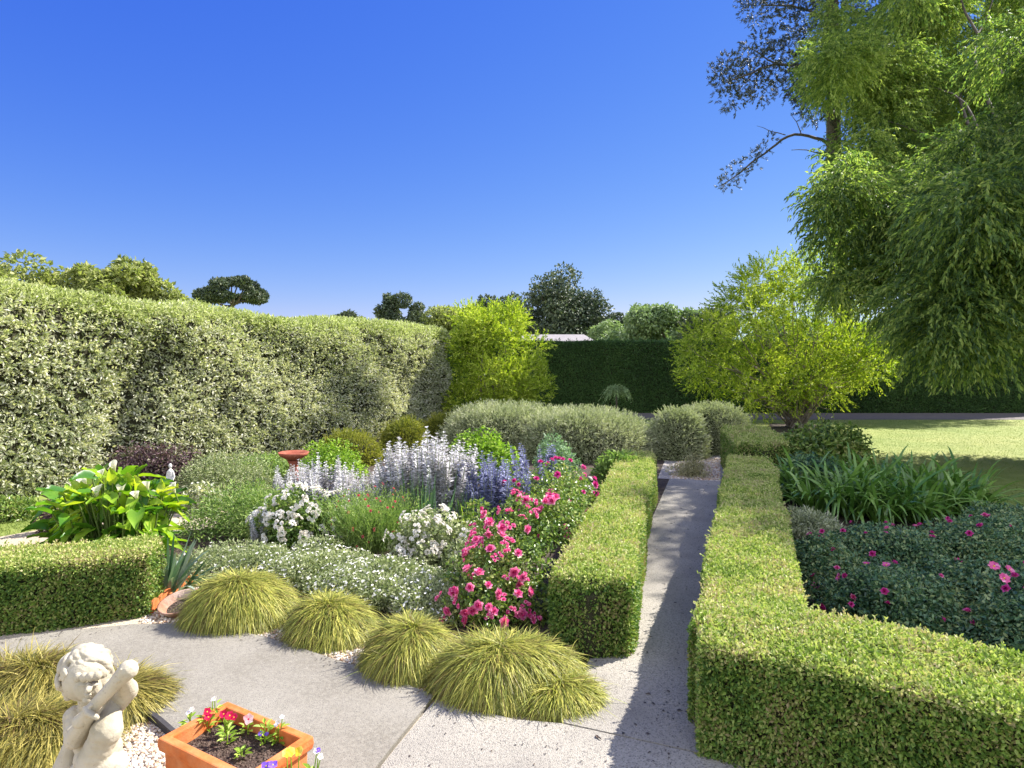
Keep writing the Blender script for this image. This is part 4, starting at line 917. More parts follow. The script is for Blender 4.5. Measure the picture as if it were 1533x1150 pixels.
straps('iris_plant', 'sparse yellow-green iris leaves between the middle white rose and the blue spikes', at(712, 812), 46, .62, .022, .2, M['lily_leaf'], .2, open_=.3)
straps('flax_plant', 'blue-grey strappy plant leaning out from the corner of the low box hedge', at(255, 893), 60, .62, .034, .35, M['flax_leaf'], .12, lean=(.35, -.1), open_=.55, segs=6)

# ---- arum lilies: big arrow leaves on stalks, cream spathes
c = at(172, 838); cx, cy = c[0], c[1]
t = empty('arum_lily', (cx, cy, 0)); tag(t, 'big glossy arum lily clump with cream flowers behind the low box hedge', 'perennial')
def big_leaf(mb, root, tip_dir, h, L, W, rnd, droopf=.5):
    base = root + np.array([tip_dir[0] * h * .32, tip_dir[1] * h * .32, h]); tube(mb, [root, root * .5 + base * .5 + [0, 0, h * .06], base], [.011, .009, .007], 5, .55, 1)
    d = unit(np.array([tip_dir[0], tip_dir[1], rng.uniform(-.5, 1.1)])); s = unit(np.cross(d, [0, 0, 1.])); s = unit(s + np.array([0, 0, rng.uniform(-.6, .6)])); nrm = np.cross(s, d)
    rows = []
    for u, wv in ((-.22, .30), (0, .5), (.25, .52), (.5, .40), (.75, .22), (1, .02)):
        ctr = base + d * L * u - np.array([0, 0, 1]) * L * droopf * max(0, u) ** 2 * .6
        wob = nrm * .04 * L * math.sin(u * 9 + rnd * 20)
        rows += [ctr - s * W * wv + nrm * W * .22 + wob, ctr if u > -.1 else ctr + d * L * .2, ctr + s * W * wv + nrm * W * .22 - wob]
    F = []
    for k in range(5): F += [[3 * k, 3 * k + 1, 3 * k + 4, 3 * k + 3], [3 * k + 1, 3 * k + 2, 3 * k + 5, 3 * k + 4]]
    mb.add(rows, F, rnd, 0, True)
mb = MB()
for k in range(240):
    a = rng.uniform(0, 6.28); f = math.sqrt(rng.uniform(0, 1)); root = np.array([cx + math.cos(a) * f * .43, cy + math.sin(a) * f * .3, 0.0])
    big_leaf(mb, root, (math.cos(a) * (.3 + f * .55) + rng.normal() * .3, math.sin(a) * (.3 + f * .4) - .15 + rng.normal() * .3), rng.uniform(.2, .92) * (1.08 - .45 * f), rng.uniform(.15, .28), rng.uniform(.09, .16), rng.uniform(0, .75))
for k in range(85):
    a = rng.uniform(0, 6.28); f = math.sqrt(rng.uniform(0, 1)); root = np.array([cx + math.cos(a) * f * .45, cy + math.sin(a) * f * .28, 0.0])
    big_leaf(mb, root, (math.cos(a) * .35 + rng.normal() * .3, math.sin(a) * .25 - .1 + rng.normal() * .3), rng.uniform(.55, .88) * (1.05 - .3 * f), rng.uniform(.13, .24), rng.uniform(.07, .13), rng.uniform(.6, 1), .15)
mb.build('foliage', [M['lily_leaf'], M['stem']], t)
def spathe_mesh():
    mb = MB(); n = 12; V = []
    for k in range(7):
        u = k / 6; z = u * .8; r0_ = .09 + .30 * u ** 1.6
        for j in range(n):
            an = 2 * math.pi * j / n; lip = (math.cos(an) * .5 + .5) * u ** 2
            V.append((math.cos(an) * r0_ * (1 + .25 * lip), math.sin(an) * r0_, z + lip * .35))
    mb.add(V, grid_faces(7, n, True), np.repeat(np.linspace(0.1, 1, 7), n), 0, True); tube(mb, [(0, 0, .1), (0, 0, .62)], [.05, .035], 6, .5, 1); tube(mb, [(0, 0, -2.2), (0, 0, .05)], [.06, .07], 6, .6, 2)
    return mb.mesh('lily_bloom', [M['spathe'], M['spadix'], M['stem']])
SM = spathe_mesh(); pts = [(130, 728, -.15), (152, 716, 0), (172, 705, .1), (196, 720, .05), (222, 733, -.1), (235, 748, 0), (205, 748, -.2), (180, 742, -.2), (145, 745, -.25), (262, 738, .1)]
P = np.array([atY(px, py, cy + dy) for px, py, dy in pts]); place(t, 'lily_bloom', SM, P, unit(np.array([0, -.25, .8]) + rdir(len(P)) * .3), rng.uniform(.08, .115, len(P)))

# ---- agapanthus and companions in the right bed
ca = at(1335, 775); mb = MB()
for k in range(27):
    a = rng.uniform(0, 6.28); f = math.sqrt(rng.uniform(.02, 1)); q = np.array([ca[0] + math.cos(a) * f * 1.15 , ca[1] + .45 + math.sin(a) * f * .9, 0]); n = 44; aa = rng.uniform(0, 6.28, n); ff = rng.uniform(.2, 1, n)
    P = q + np.stack([np.cos(aa), np.sin(aa), np.zeros(n)], 1) * .08; D = np.stack([np.cos(aa) * ff * .85, np.sin(aa) * ff * .85, rng.uniform(.85, 1.3, n)], 1)
    blades(mb, P, D, rng.uniform(.95, 1.5, n), .046 * rng.uniform(.8, 1.2, n), rng.uniform(.4, .95, n), segs=7)
tag(mb.build('agapanthus', M['aga_leaf'], origin=(ca[0], ca[1], 0)), 'large dark green clump of arching strap leaves in the shaded right bed', 'perennial')
GB = 'low shrub roses in the shaded right bed'
def low_rose(label, px, py, rx, ry, h, nb, seed, size=.05, meshes=None, nl=15000):
    c = at(px, py); lum = bush_lumps((c[0], c[1]), rx, ry, h, 30, .3, seed)
    flowering('rose_bush', label, (c[0], c[1]), lum, nl, .034, .019, M['rose_leaf_blue'], 'rose_bloom', meshes or (ROSE_P[:1] + ROSE_M + ROSE_R[:1]), int(nb * 1.7), size * 1.2, group=GB, ntw=14, shape='six', thr=.3, face=(-.1, -.6, .8), lift=.025)
low_rose('shaded low rose with scattered magenta blooms, just in front of the arching strap leaves', 1325, 850, .72, .6, .50, 10, 51)
low_rose('shaded low rose close to the inner corner of the box hedge, few blooms', 1225, 872, .5, .52, .44, 8, 52)
low_rose('shaded low rose with magenta blooms below the right end of the strap leaves', 1462, 842, .8, .6, .54, 8, 53)
low_rose('shaded low rose in the middle of the bed against the sunny hedge top', 1345, 925, .62, .5, .46, 9, 54)
low_rose('low rose with a trio of large pale pink blooms near the right edge', 1500, 918, .62, .55, .52, 5, 55, nl=9000)
low_rose('low dark rose foliage at the right edge of the frame against the sunny hedge top', 1545, 972, .5, .4, .44, 2, 56)
low_rose('bushy dark rose filling the back right of the shaded bed', 1530, 815, .8, .55, .52, 4, 57)
tt = [o for o in COL.objects if o.name.startswith('rose_bush') and o.parent is None and 'trio' in o['label']][-1]
P = np.array([atY(1488, 848, 4.25), atY(1511, 853, 4.3), atY(1503, 866, 4.2)]); place(tt, 'open_bloom', ROSE_R, P, unit(np.array([(-.2, -.6, .75), (.3, -.6, .7), (-.1, -.8, .6)])), [.075, .07, .075])
shrub('lavender_plant', 'wispy grey-green lavender against the inner side of the right box hedge', at(1208, 808), .42, .5, .42, 16, 5200, .06, .011, M['laven_leaf'], 'lavender', lr=.35, seed=61, out=1.4, up=.9)
shrub('leafy_shrub', 'dark leafy shrub at the foot of the golden tree', at(1228, 700), .95, .8, 1.08, 22, 7000, .085, .045, M['rose_leaf'], seed=62, shape='six')
shrub('leafy_shrub', 'blue-green leafy shrub pressed between the short box hedge and the strap leaves', at(1222, 745), .6, .75, .72, 20, 6000, .07, .035, M['rose_leaf_blue'], seed=63, shape='six')

# ---- mounds and shrubs at the back of the main bed
def clipped(name, label, c, rx, ry, h, L, W, cov, leafm, cat='shrub', group=None, seed=1, pw=2.6, spread=.7, out=.8, amp=.05, rot=0.):
    V, F = dome((c[0], c[1]), rx, ry, h, pw=pw, amp=amp, seed=seed, rot=rot); n = int(area(V, F) * cov / (L * W * .5)); P, N = tri_sample(V, F, n)
    N = np.where(((P - [c[0], c[1], h * .25]) * N).sum(1, keepdims=True) < 0, -N, N); mb = MB(); surf_leaves(mb, P, N, L, W, spread=spread, out=out, depth=.05, up=.3)
    ns = int(area(V, F) * 190); q, T = tri_sample(V, F, ns); T = np.where(((q - [c[0], c[1], h * .25]) * T).sum(1, keepdims=True) < 0, -T, T)
    a_, t_, _i = strands(q, unit(T + rdir(ns) * .5 + [0, 0, .5]), rng.uniform(1.2, 2.6, ns) * max(L, .05), .1, 6, .1); leaf_quads(mb, a_, t_ + rdir(len(a_)) * .6, rdir(len(a_)) + [0, 0, .6], L * .9, W, rng.uniform(.3, 1, len(a_)))
    V2, F2 = dome((c[0], c[1]), rx * .93, ry * .93, h * .94, pw=pw, amp=amp, seed=seed, rot=rot); mb.add(V2, F2, .4, 1, True)
    return tag(mb.build(name, [leafm, M['twig']], origin=(c[0], c[1], 0)), label, cat, group)
GL = 'clipped grey-green lavender mounds'
clipped('lavender_mound', 'left clipped grey-green lavender mound, touching the golden shrub', (-.05, 13.6), 1.42, .9, .98, .075, .014, 2.6, M['laven_leaf'], 'lavender', GL, 71, out=1.5, pw=2.9, amp=.07, spread=1.)
clipped('lavender_mound', 'right clipped grey-green lavender mound, ending at the path hedge', (1.5, 13.1), 1.4, .95, .90, .075, .014, 2.6, M['laven_leaf'], 'lavender', GL, 72, out=1.5, pw=3.2, amp=.07, spread=1.)
clipped('rounded_shrub', 'rounded grey-green clipped shrub at the end of the path', (3.42, 13.0), .55, .55, 1.02, .05, .02, 2.6, M['laven_leaf'], seed=73, pw=3., amp=.1, spread=1., out=1.2)
clipped('rounded_shrub', 'flatter grey-green clipped shrub behind the rounded one, nearer the golden tree', (4.3, 13.8), .85, .6, .96, .06, .016, 2.6, M['laven_leaf'], seed=74, pw=3.2, amp=.1, spread=1., out=1.2)
shrub('straw_tuft', 'small straw-coloured bushy tuft on the gravel where the path ends', (3.08, 10.85), .34, .3, .33, 10, 2600, .06, .012, M['straw_leaf'], 'grass clump', seed=75, up=.8, out=1.4)
GO = 'olive mounds at the foot of the tall hedge'
clipped('olive_mound', 'neat dome-shaped olive-green mound behind the tallest silver spikes', (-2.25, 13.2), .5, .5, .72, .045, .014, 2.6, M['olive_leaf'], group=GO, amp=.14, spread=1., seed=76)
clipped('olive_mound', 'wide olive mound with a bare brown front, left of the dome-shaped one', (-3.1, 12.2), .58, .5, .60, .045, .014, 1.7, M['olive_leaf'], group=GO, amp=.14, spread=1., seed=77)
clipped('olive_mound', 'low olive-yellow mound half hidden behind the lime shrub', (-1.5, 14.6), .6, .5, .74, .045, .014, 2.4, M['olive_leaf'], group=GO, amp=.14, spread=1., seed=78)
shrub('lime_shrub', 'lime-green leafy shrub right of the tallest silver spikes', (-.42, 10.6), .58, .5, .88, 20, 5200, .07, .04, M['lime_leaf'], seed=79, shape='six')
shrub('lime_shrub', 'low lime-green leafy shrub behind the rusty bowl', (-3.15, 10.7), .75, .5, .62, 18, 4600, .06, .03, M['lime_leaf'], seed=80)
shrub('mint_shrub', 'soft mint-green plant in front of the right lavender mound', (.72, 10.6), .48, .4, .86, 14, 4200, .06, .03, M['mint_leaf'], 'perennial', seed=81)
shrub('leafy_shrub', 'low green leafy shrub behind the rusty bird bath at the foot of the tall hedge', (-4.0, 10.4), .8, .6, .6, 18, 5200, .06, .024, M['green_leaf'], seed=93)
shrub('leafy_shrub', 'bright leafy plant between the magenta roses and the far end of the path hedge', (1.55, 9.35), .42, .5, .82, 16, 4200, .09, .03, M['green_leaf'], seed=82, shape='six', up=.8, out=1.2)
shrub('leafy_shrub', 'feathery mid-green shrub left of the rusty bowl', at(362, 800), .72, .65, .78, 24, 9500, .05, .014, M['green_leaf'], seed=83, out=1.1)
shrub('leafy_shrub', 'feathery green shrub behind the little variegated one', at(345, 745), .85, .6, .82, 22, 8000, .05, .016, M['cover_leaf'], seed=84, out=1.1)
shrub('variegated_shrub', 'small cream-edged variegated shrub near the white garden figure', at(305, 768), .36, .32, .48, 12, 1500, .055, .032, M['pitto_leaf'], seed=85, shape='six')
shrub('purple_shrub', 'dusky purple-leaved shrub at the foot of the tall hedge', at(238, 722), .85, .5, .72, 20, 5200, .06, .03, M['purple_leaf'], seed=86)
shrub('purple_shrub', 'small reddish-stemmed plant at the left edge of the lilies', at(70, 800), .16, .14, .42, 8, 500, .06, .03, M['purple_leaf'], seed=87)
shrub('dark_shrub', 'low dark green shrub on the left lawn under the tall hedge', at(5, 776), .62, .3, .34, 12, 3800, .05, .018, M['rose_leaf'], seed=88)
shrub('filler_perennial', 'loose grey-green foliage around the feet of the tallest silver spikes', at(600, 775), 1.0, .5, .48, 24, 7000, .055, .02, M['cover_leaf'], 'perennial', seed=89)
shrub('filler_perennial', 'low green foliage filling between the left silver spikes and the rusty bowl', at(430, 770), .8, .5, .45, 20, 6000, .05, .018, M['green_leaf'], 'perennial', seed=90)
shrub('filler_perennial', 'dark low foliage under the magenta roses beside the hedge', at(880, 812), .5, .5, .42, 18, 4500, .045, .022, M['rose_leaf'], 'perennial', seed=91)
shrub('filler_perennial', 'low foliage between the white rose and the pink rose', at(720, 850), .5, .45, .42, 18, 4500, .045, .02, M['cover_leaf'], 'perennial', seed=92)
# ------------------------------------------------------------------ cherub statue
SX, SY, KS = -1.532, 2.30, .000385
def S(zx, zy, d=0.0):                                    # carving coordinates: right, down (2.4 per mm), towards the back in metres
    f = 1 + d / SY                                       # same place in the view, d nearer or farther
    return ((SX + (zx - 560) * KS) * f, SY + d, 2 + (.938 - (zy - 60) * KS - 2) * f)
def r(*v): return tuple(x * KS for x in v)
st_ = empty('statue', (SX, SY, 0)); tag(st_, 'weathered pale stone cherub with curly hair, arms raised to one side of its face', 'statue')
B = []
c_ = lambda a, b, r0, r1: B.append(('c', a, b, r0, r1)); e_ = lambda c, rad, rot=None: B.append(('e', c, rad) if rot is None else ('e', c, rad, rot))
k = KS
tilt = Matrix.Rotation(R(16), 3, 'Y') @ Matrix.Rotation(R(18), 3, 'X')
e_(S(455, 330, .0), (185 * k, 200 * k, 230 * k), tilt)                     # skull
e_(S(470, 440, -.05), (130 * k, 95 * k, 130 * k), tilt)                    # face
e_(S(405, 470, -.055), (58 * k, 50 * k, 55 * k)); e_(S(545, 470, -.055), (58 * k, 50 * k, 55 * k))   # cheeks
e_(S(478, 455, -.100), (26 * k, 40 * k, 34 * k)); e_(S(478, 425, -.090), (18 * k, 30 * k, 45 * k))    # nose
e_(S(470, 550, -.07), (48 * k, 45 * k, 40 * k))                            # chin
e_(S(472, 505, -.088), (38 * k, 18 * k, 11 * k)); e_(S(472, 524, -.086), (30 * k, 18 * k, 11 * k))    # lips
e_(S(425, 405, -.078), (52 * k, 28 * k, 13 * k)); e_(S(532, 405, -.078), (52 * k, 28 * k, 13 * k))    # brows
e_(S(428, 428, -.076), (24 * k, 20 * k, 15 * k)); e_(S(530, 428, -.076), (24 * k, 20 * k, 15 * k))    # eyes
e_(S(645, 400, .01), (26 * k, 50 * k, 62 * k))                             # ear
c_(S(480, 540, .02), S(500, 680, .03), .038, .042)                         # neck
e_(S(480, 760, .03), (185 * k, 150 * k, 150 * k)); e_(S(500, 940, .02), (165 * k, 160 * k, 190 * k)); e_(S(520, 1110, .0), (175 * k, 175 * k, 160 * k))   # chest, belly
e_(S(535, 1260, .02), (190 * k, 180 * k, 150 * k))                         # hips
c_(S(345, 720, .01), S(345, 925, -.04), .042, .040)                        # upper arm to low elbow
c_(S(345, 925, -.04), S(480, 700, -.10), .037, .026)                       # forearm rising to the fist
e_(S(490, 665, -.115), (62 * k, 58 * k, 50 * k))                           # fist
for i in range(4):
    p0 = S(440 + i * 30, 640 + i * 22, -.135); p1 = S(462 + i * 30, 690 + i * 14, -.148); c_(p0, p1, .0095, .0085); c_(p1, S(490 + i * 22, 712 + i * 4, -.132), .0085, .007)
c_(S(452, 640, -.12), S(505, 610, -.13), .0095, .008)
c_(S(640, 720, .02), S(850, 470, -.01), .036, .037)                        # other arm lifted, elbow out
e_(S(855, 450, -.02), (86 * k, 86 * k, 92 * k))
c_(S(850, 440, -.03), S(805, 340, -.09), .031, .024)                       # forearm folding back to the hand
e_(S(812, 320, -.105), (48 * k, 42 * k, 58 * k))
for i in range(4):
    p0 = S(838 - i * 6, 270 + i * 30, -.118); p1 = S(800 - i * 8, 262 + i * 32, -.142); c_(p0, p1, .0088, .0082); c_(p1, S(772 - i * 8, 290 + i * 32, -.138), .0082, .0068)
c_(S(790, 350, -.118), S(760, 370, -.138), .009, .0075)
c_(S(440, 1300, .0), S(400, 1640, -.05), .070, .048); c_(S(400, 1640, -.05), S(420, 1930, .02), .046, .030); c_(S(420, 1940, .02), S(400, 1965, -.06), .026, .018)
c_(S(630, 1300, .0), S(660, 1650, -.02), .070, .048); c_(S(660, 1650, -.02), S(640, 1930, .05), .046, .030); c_(S(640, 1940, .05), S(655, 1965, -.03), .026, .018)
fuse('body', B, M['stone'], .0027, 2, st_)
H = []; rr_ = np.random.default_rng(2); hc = Vector(S(450, 325, .012)); hr = np.array([205, 215, 240]) * k
for i in range(64):                                       # wavy locks running from the crown down and curling at the ends
    az = 2 * math.pi * i / 32 + rr_.uniform(-.12, .12); front = math.cos(az + math.pi / 2) ** 3 if math.sin(az) < 0 else 0
    front = max(0, -math.sin(az)); end = (1.95 - 1.2 * front ** 1.3) * (1 if i < 32 else .62); ph = rr_.uniform(0, 6.28); rad = rr_.uniform(30, 42) * k
    for u in np.linspace(.08, 1, 26):
        th = u * end; aw = az + .22 * math.sin(u * 7 + ph) + .25 * u; d = np.array([math.cos(aw) * math.sin(th), math.sin(aw) * math.sin(th), math.cos(th)])
        lift = 1.0 + .05 * math.sin(u * 9 + ph) + (.09 if i >= 32 else 0)
        H.append(('e', hc + Vector(d * hr * lift), (rad * (1.05 - .35 * u),) * 3))
H.append(('e', S(450, 300, .02), (172 * k, 186 * k, 205 * k)))
for zx, zy, d in [(250, 420, -.02), (265, 480, .0), (280, 520, .02), (380, 335, -.07), (440, 335, -.08), (500, 330, -.082), (560, 320, -.075), (320, 390, -.055), (295, 440, -.04), (610, 300, -.055)]: H.append(('e', S(zx, zy, d), (42 * k, 36 * k, 48 * k)))
fuse('hair', H, M['stone'], .0026, 1, st_)
fuse('flute', [('c', S(405, 745, -.105), S(760, 370, -.115), .021, .026), ('c', S(760, 370, -.115), S(862, 262, -.118), .027, .034), ('c', S(390, 760, -.105), S(408, 742, -.105), .026, .024)], M['stone'], .003, 2, st_)
fuse('drapery', [('c', S(722, 590, -.02), S(640, 860, -.085), .022, .055), ('c', S(640, 860, -.085), S(500, 1160, -.09), .05, .055), ('e', S(690, 1020, -.05), (90 * k, 90 * k, 130 * k)), ('c', S(500, 1160, -.09), S(700, 1210, -.07), .055, .05), ('c', S(700, 1180, -.05), S(740, 1420, -.02), .05, .03), ('c', S(300, 1000, .04), S(250, 1290, .05), .03, .06), ('c', S(250, 1290, .05), S(270, 1500, .05), .055, .03)], M['stone'], .0045, 3, st_)
mb = MB(); lathe(mb, [(.001, .0), (.19, 0), (.19, .05), (.165, .065), (.14, .09), (.13, .13), (.15, .15), (.165, .165), (.165, .19), (.001, .19)], (SX, SY + .005, .006), 40); mb.build('pedestal', M['stone'], st_)

# ------------------------------------------------------------------ terracotta trough with pansies
ZR = .45
I = [at(263, 1100, ZR), at(334, 1061, ZR), at(447, 1103, ZR), at(372, 1158, ZR)]       # inner rim corners
I = [np.array(p) for p in I]; ctr = sum(I) / 4
u = unit(((I[2] - I[1]) + (I[3] - I[0])) * [1, 1, 0]); v = unit(((I[1] - I[0]) + (I[2] - I[3])) * [1, 1, 0]); v = unit(v - u * (u @ v))
hu, hv = .235, .125
pl_ = empty('planter', (ctr[0], ctr[1], .006)); tag(pl_, 'square-rimmed orange terracotta trough on the gravel beside the cherub, filled with dark soil', 'planter')
def ringbox(name, levels, mat, parent):
    """levels: (half u, half v, z) loops joined into a closed shell"""
    mb = MB(); V = []
    for a, b, z in levels:
        for s1, s2 in ((-1, -1), (1, -1), (1, 1), (-1, 1)): V.append(ctr * [1, 1, 0] + u * a * s1 + v * b * s2 + [0, 0, z])
    n = len(levels); mb.add(V, grid_faces(n, 4, True))
    o = mb.build(name, mat, parent); bv = o.modifiers.new('b', 'BEVEL'); bv.width = .006; bv.segments = 2; bv.limit_method = 'ANGLE'; return o
ringbox('rim', [(hu + .004, hv + .004, ZR - .055), (hu + .036, hv + .036, ZR - .055), (hu + .041, hv + .041, ZR - .03), (hu + .038, hv + .038, ZR), (hu, hv, ZR), (hu - .003, hv - .003, ZR - .09), (hu - .003, hv - .003, ZR - .12), (hu + .004, hv + .004, ZR - .055)], M['terracotta'], pl_)
ringbox('box', [(hu - .02, hv - .015, .03), (hu - .02, hv - .015, .006), (hu + .012, hv + .012, .006), (hu + .022, hv + .022, ZR - .058), (hu + .006, hv + .006, ZR - .058), (hu - .02, hv - .015, .03)], M['terracotta'], pl_)
mb = MB(); nx, ny = 40, 24; A, Bv = np.meshgrid(np.linspace(-1, 1, nx), np.linspace(-1, 1, ny), indexing='ij')
V = ctr * [1, 1, 0] + A.reshape(-1, 1) * u * (hu - .004) + Bv.reshape(-1, 1) * v * (hv - .004); V[:, 2] = ZR - .06; V[:, 2] += smooth_noise(V * [1, 1, 0], 24, 5, 3) * .009
mb.add(V, grid_faces(nx, ny), .5, 0, True)
q = ctr * [1, 1, 0] + u * rng.uniform(-.95, .95, (900, 1)) * hu + v * rng.uniform(-.95, .95, (900, 1)) * hv; q[:, 2] = ZR - .06 + smooth_noise(q * [1, 1, 0], 24, 5, 3) * .009; pebbles(mb, q, .002, .007, .8)
mb.Mi[-1][:] = 1; mb.build('soil', [M['soil'], M['clod']], pl_)
def pansy_mesh(name, mats):
    mb = MB(); an = np.radians([90, 150, 30, 215, 325]); D = np.stack([np.cos(an), np.sin(an), np.full(5, .25)], 1)
    leaf_quads(mb, D * .02 + np.array([0, 0, 1.]) * np.array([.0, .01, .01, .02, .02])[:, None], D, np.repeat([[0, 0, 1.]], 5, 0), [.5, .52, .52, .52, .52], [.6, .56, .56, .56, .56], [.9, .7, .7, .3, .3], fold=.05, shape='six')
    lathe(mb, [(.001, .07), (.06, .06), (.09, .03)], seg=8, mat=1); return mb.mesh(name, mats)
PM = {n: pansy_mesh('pansy_bloom', [M[m], M['yellow_petal']]) for n, m in (('crimson', 'crimson_petal'), ('blush', 'blush_petal'), ('lilac', 'lilac_petal'), ('violet', 'violet_petal'), ('yellow', 'yellow_petal'), ('white', 'white_petal'))}
PM['blush'].materials[1] = M['crimson_petal']
GP = 'pansies planted in the terracotta trough'
def pansy(label, root, blooms, nl=14, hgt=.07, group=GP):
    """blooms: (colour, dx, dy, height, size)"""
    t = empty('pansy', root); tag(t, label, 'flower', group); root = np.array(root); mb = MB()
    a = rng.uniform(0, 6.28, nl); P = root + np.stack([np.cos(a) * .012, np.sin(a) * .012, rng.uniform(0, hgt * .8, nl)], 1)
    leaf_quads(mb, P, np.stack([np.cos(a), np.sin(a), rng.uniform(.1, .9, nl)], 1), np.repeat([[0, 0, 1.]], nl, 0), rng.uniform(.022, .04, nl), rng.uniform(.012, .02, nl), rng.uniform(.3, 1, nl), shape='six')
    heads = [root + np.array([dx, dy, h]) for _, dx, dy, h, _s in blooms]
    for h in heads + [root + [0, 0, hgt * .8]]: tube(mb, [root - [0, 0, .012], root * .5 + h * .5 + rng.normal(size=3) * .004, h], [.003, .0025, .002], 5)
    mb.build('foliage', M['lime_leaf'], t)
    for (colr, *_r, s), h in zip(blooms, heads): place(t, 'pansy_bloom', [PM[colr]], [h], [unit(np.array([.05, -.62, .7]) + rdir(1)[0] * .3)], [s])
def onsoil(px, py): return at(px, py, ZR - .058)
pansy('pansy with two crimson flowers nearest the back-left side of the trough', onsoil(309, 1093), [('crimson', .0, .01, .075, .036), ('crimson', .012, -.005, .06, .034)])
pansy('pansy with a bunch of crimson flowers in the middle back of the trough', onsoil(338, 1098), [('crimson', -.008, .0, .085, .036), ('crimson', .018, .0, .078, .038), ('crimson', .036, .0, .07, .036), ('crimson', .0, .012, .07, .032)])
pansy('pansy with one blush-white flower and a red eye', onsoil(371, 1099), [('blush', .004, .0, .065, .046)])
pansy('leafy pansy without flowers in the centre of the trough soil', onsoil(340, 1113), [], nl=22)
pansy('pansy with tiny violet flowers toward the right of the trough', onsoil(396, 1114), [('violet', -.012, -.01, .05, .022), ('violet', .012, -.005, .045, .02)], nl=26, hgt=.11)
pansy('pansy with small white flowers against the right rim of the trough', onsoil(417, 1112), [('white', .0, .0, .09, .022), ('white', .014, .01, .105, .022), ('lilac', -.01, .0, .075, .02)], nl=22, hgt=.09)
pansy('pansy with pale lilac flowers at the left corner of the trough', onsoil(283, 1096), [('lilac', .0, .0, .085, .024), ('white', .01, .01, .095, .022)], nl=16, hgt=.08)
pansy('taller pansy with faint white flowers at the far corner of the trough', onsoil(322, 1084), [('white', .0, .0, .115, .02), ('lilac', -.014, .01, .105, .018)], nl=18, hgt=.11)
pansy('small leafy seedling pansy at the near end of the trough', onsoil(362, 1132), [], nl=14, hgt=.03)
# second pot below the trough, mostly outside the frame
pc = np.array([-.800, 2.305, .006]); t = empty('flower_pot', pc); tag(t, 'round terracotta pot standing in front of the right end of the trough', 'planter')
mb = MB(); lathe(mb, [(.001, .01), (.07, .01), (.09, .34), (.105, .34), (.108, .395), (.09, .395), (.088, .35), (.001, .35)][::-1], tuple(pc - [0, 0, .006]), 32); mb.build('bowl', M['terracotta'], t)
G2 = 'pansies in the round pot'
rt = lambda dx, dy: (pc[0] + dx, pc[1] + dy, .355)
pansy('bright yellow pansies in the round pot', rt(-.03, .02), [('yellow', .0, .0, .18, .036), ('yellow', .03, .01, .175, .038), ('yellow', -.02, .015, .165, .036)], nl=26, hgt=.15, group=G2)
pansy('violet pansies in the round pot, under the trough rim', rt(-.07, .0), [('violet', -.015, -.01, .15, .036), ('violet', -.04, -.01, .145, .038)], nl=20, hgt=.12, group=G2)
pansy('white and lilac pansies at the right of the round pot', rt(.055, .0), [('lilac', .02, .0, .195, .026), ('white', .034, .0, .175, .024), ('violet', .026, .0, .2, .018)], nl=24, hgt=.16, group=G2)

# ------------------------------------------------------------------ smaller garden objects
c = at(270, 922); t = empty('clay_bowl', (c[0], c[1] + .05, .012)); tag(t, 'weathered shallow terracotta bowl lying tilted on the gravel by the box hedge', 'bowl')
mb = MB(); prof = [(.001, .0), (.09, .0), (.135, .03), (.165, .085), (.168, .095), (.155, .095), (.125, .045), (.085, .02), (.001, .018)]
lathe(mb, prof[::-1], (0, 0, 0), 36); o = mb.build('dish', M['terracotta_old'], t); o.location = (0, 0, .012); o.rotation_euler = (R(20), R(-10), R(20)); o.scale = (1.0, .8, 1.0)
mb = MB(); lathe(mb, [(.001, .042), (.06, .040), (.115, .038)][::-1], (0, 0, 0), 24); o2 = mb.build('earth', M['mulch'], t); o2.location = (0, 0, .012); o2.rotation_euler = (R(20), R(-10), R(20)); o2.scale = (1, .8, 1)
GE = 'terracotta edging tiles by the low hedge'
def tile_mesh():
    mb = MB(); n = 9; front = []; 
    for s in (-.012, .012):
        front.append([(-.05, s, 0)] + [(-.05 * math.cos(x), s, .07 + .045 * math.sin(x)) for x in np.linspace(0, math.pi, n)] + [(.05, s, 0)])
    V = front[0] + front[1]; m_ = n + 2; mb.add(V, [[i, (i + 1) % m_, (i + 1) % m_ + m_, i + m_] for i in range(m_)])
    cA = len(V); mb.add([(0, -.012, .04)] + front[0], [[0, i + 1, i + 2] for i in range(m_ - 1)]); mb.add([(0, .012, .04)] + front[1], [[0, i + 2, i + 1] for i in range(m_ - 1)])
    return mb.mesh('edging_tile', M['terracotta'])
TM = tile_mesh(); ea, eb = at(231, 918), at(292, 876)
words_ = ['nearest the path', 'second from the path', 'third from the path, beside the bowl', 'in the middle of the row', 'third from the lily end', 'second from the lily end', 'at the lily end']
src = None
for i in range(7):
    p = ea + (eb - ea) * i / 6; o = bpy.data.objects.new('edging_tile', TM) if src is None else src.copy(); src = src or o; o.name = 'edging_tile'; COL.objects.link(o)
    o.location = (p[0], p[1], .004); o.rotation_euler = (R(rng.uniform(-8, 8)), 0, math.atan2(eb[1] - ea[1], eb[0] - ea[0])); tag(o, 'scalloped terracotta edging tile behind the bowl, ' + words_[i], 'edging tile', GE)
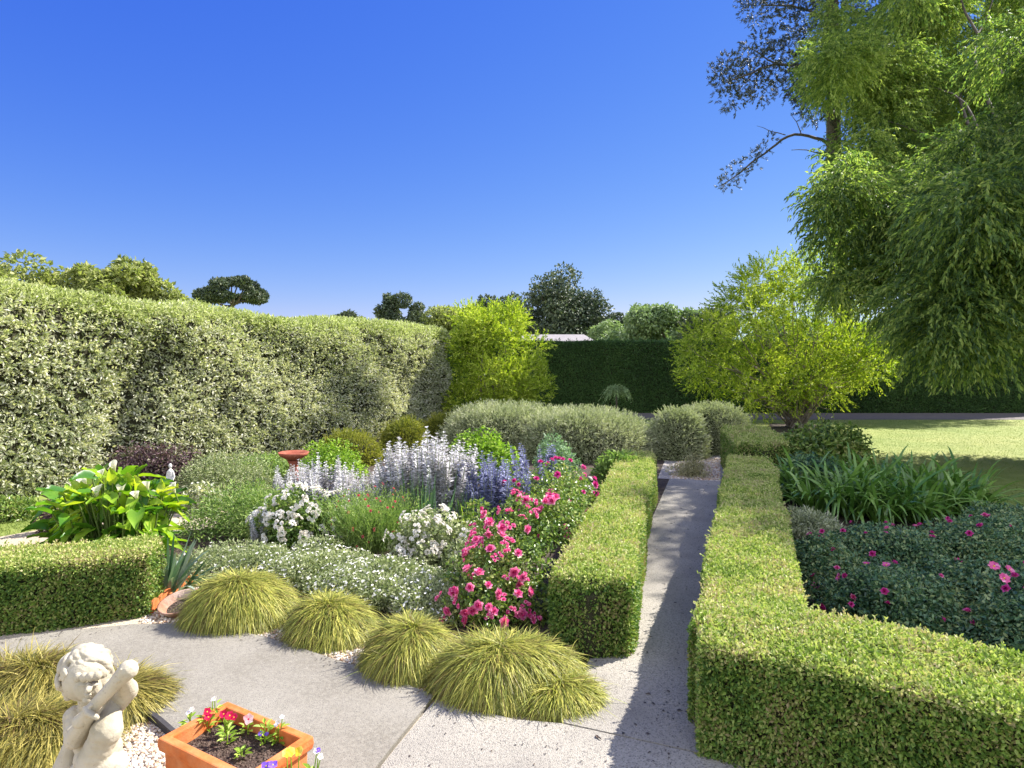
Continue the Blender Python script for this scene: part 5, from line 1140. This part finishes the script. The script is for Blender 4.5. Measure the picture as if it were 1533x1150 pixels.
# rusty bowl on a pedestal
p = np.array([-3.13, 9.05]); t = empty('bird_bath', (*p, .012)); tag(t, 'rust-red shallow bird bath on a pedestal behind the silver spikes', 'bird bath')
mb = MB(); lathe(mb, [(.14, 0), (.14, .04), (.07, .09), (.06, .5), (.09, .56), (.001, .56)][::-1], (*p, .012), 24); mb.build('pedestal', M['rust_bowl'], t)
mb = MB(); lathe(mb, [(.001, .573), (.09, .573), (.19, .63), (.215, .675), (.205, .68), (.18, .645), (.08, .60), (.001, .597)][::-1], (*p, .012), 36); mb.build('basin', M['rust_bowl'], t)
# small white garden figure
p = at(256, 752); x, y = p[0], p[1]; t = empty('garden_figure', (x, y, .012)); tag(t, 'small white standing garden figure by the purple shrub', 'statue')
fuse('body', [('e', (x, y, .60), (.032, .034, .04)), ('c', (x, y, .57), (x, y, .53), .016, .02), ('c', (x, y, .50), (x, y, .40), .052, .05), ('c', (x - .05, y, .50), (x - .068, y - .01, .42), .02, .017), ('c', (x - .068, y - .01, .42), (x - .04, y - .05, .38), .016, .013), ('c', (x + .05, y, .50), (x + .075, y, .42), .02, .017), ('c', (x + .075, y, .42), (x + .06, y - .03, .36), .016, .013), ('e', (x, y, .36), (.058, .05, .06)), ('c', (x - .026, y, .34), (x - .024, y, .19), .03, .018), ('c', (x + .026, y, .34), (x + .03, y - .02, .19), .03, .018), ('e', (x - .024, y - .015, .175), (.018, .03, .014)), ('e', (x + .03, y - .035, .175), (.018, .03, .014))], M['white_stone'], .006, 2, t)
mb = MB(); lathe(mb, [(.001, .012), (.08, .012), (.08, .05), (.06, .06), (.06, .15), (.075, .165), (.001, .165)][::-1], (x, y, 0), 24); mb.build('pedestal', M['white_stone'], t); t.scale = (.72, .72, .86)
# dark edging strip between gravel and paving
e = [at(150, 1030), at(205, 1066), at(240, 1092), at(262, 1112)]; mb = MB(); q = resample([tuple(a[:2]) for a in e], .05)
for a, b in zip(q, q[1:]):
    d = unit(b - a); nn = np.array([-d[1], d[0]]) * .012; V = [(*(a - nn), .006), (*(b - nn), .006), (*(b + nn), .006), (*(a + nn), .006)]; V += [(x_, y_, .06) for x_, y_, _z in V]
    mb.add(V, [[4, 5, 6, 7], [0, 1, 5, 4], [2, 3, 7, 6], [1, 2, 6, 5], [3, 0, 4, 7]])
tag(mb.build('edging_board', M['edging'], origin=tuple(e[0])), 'thin dark edging strip between the gravel and the concrete path', 'edging')
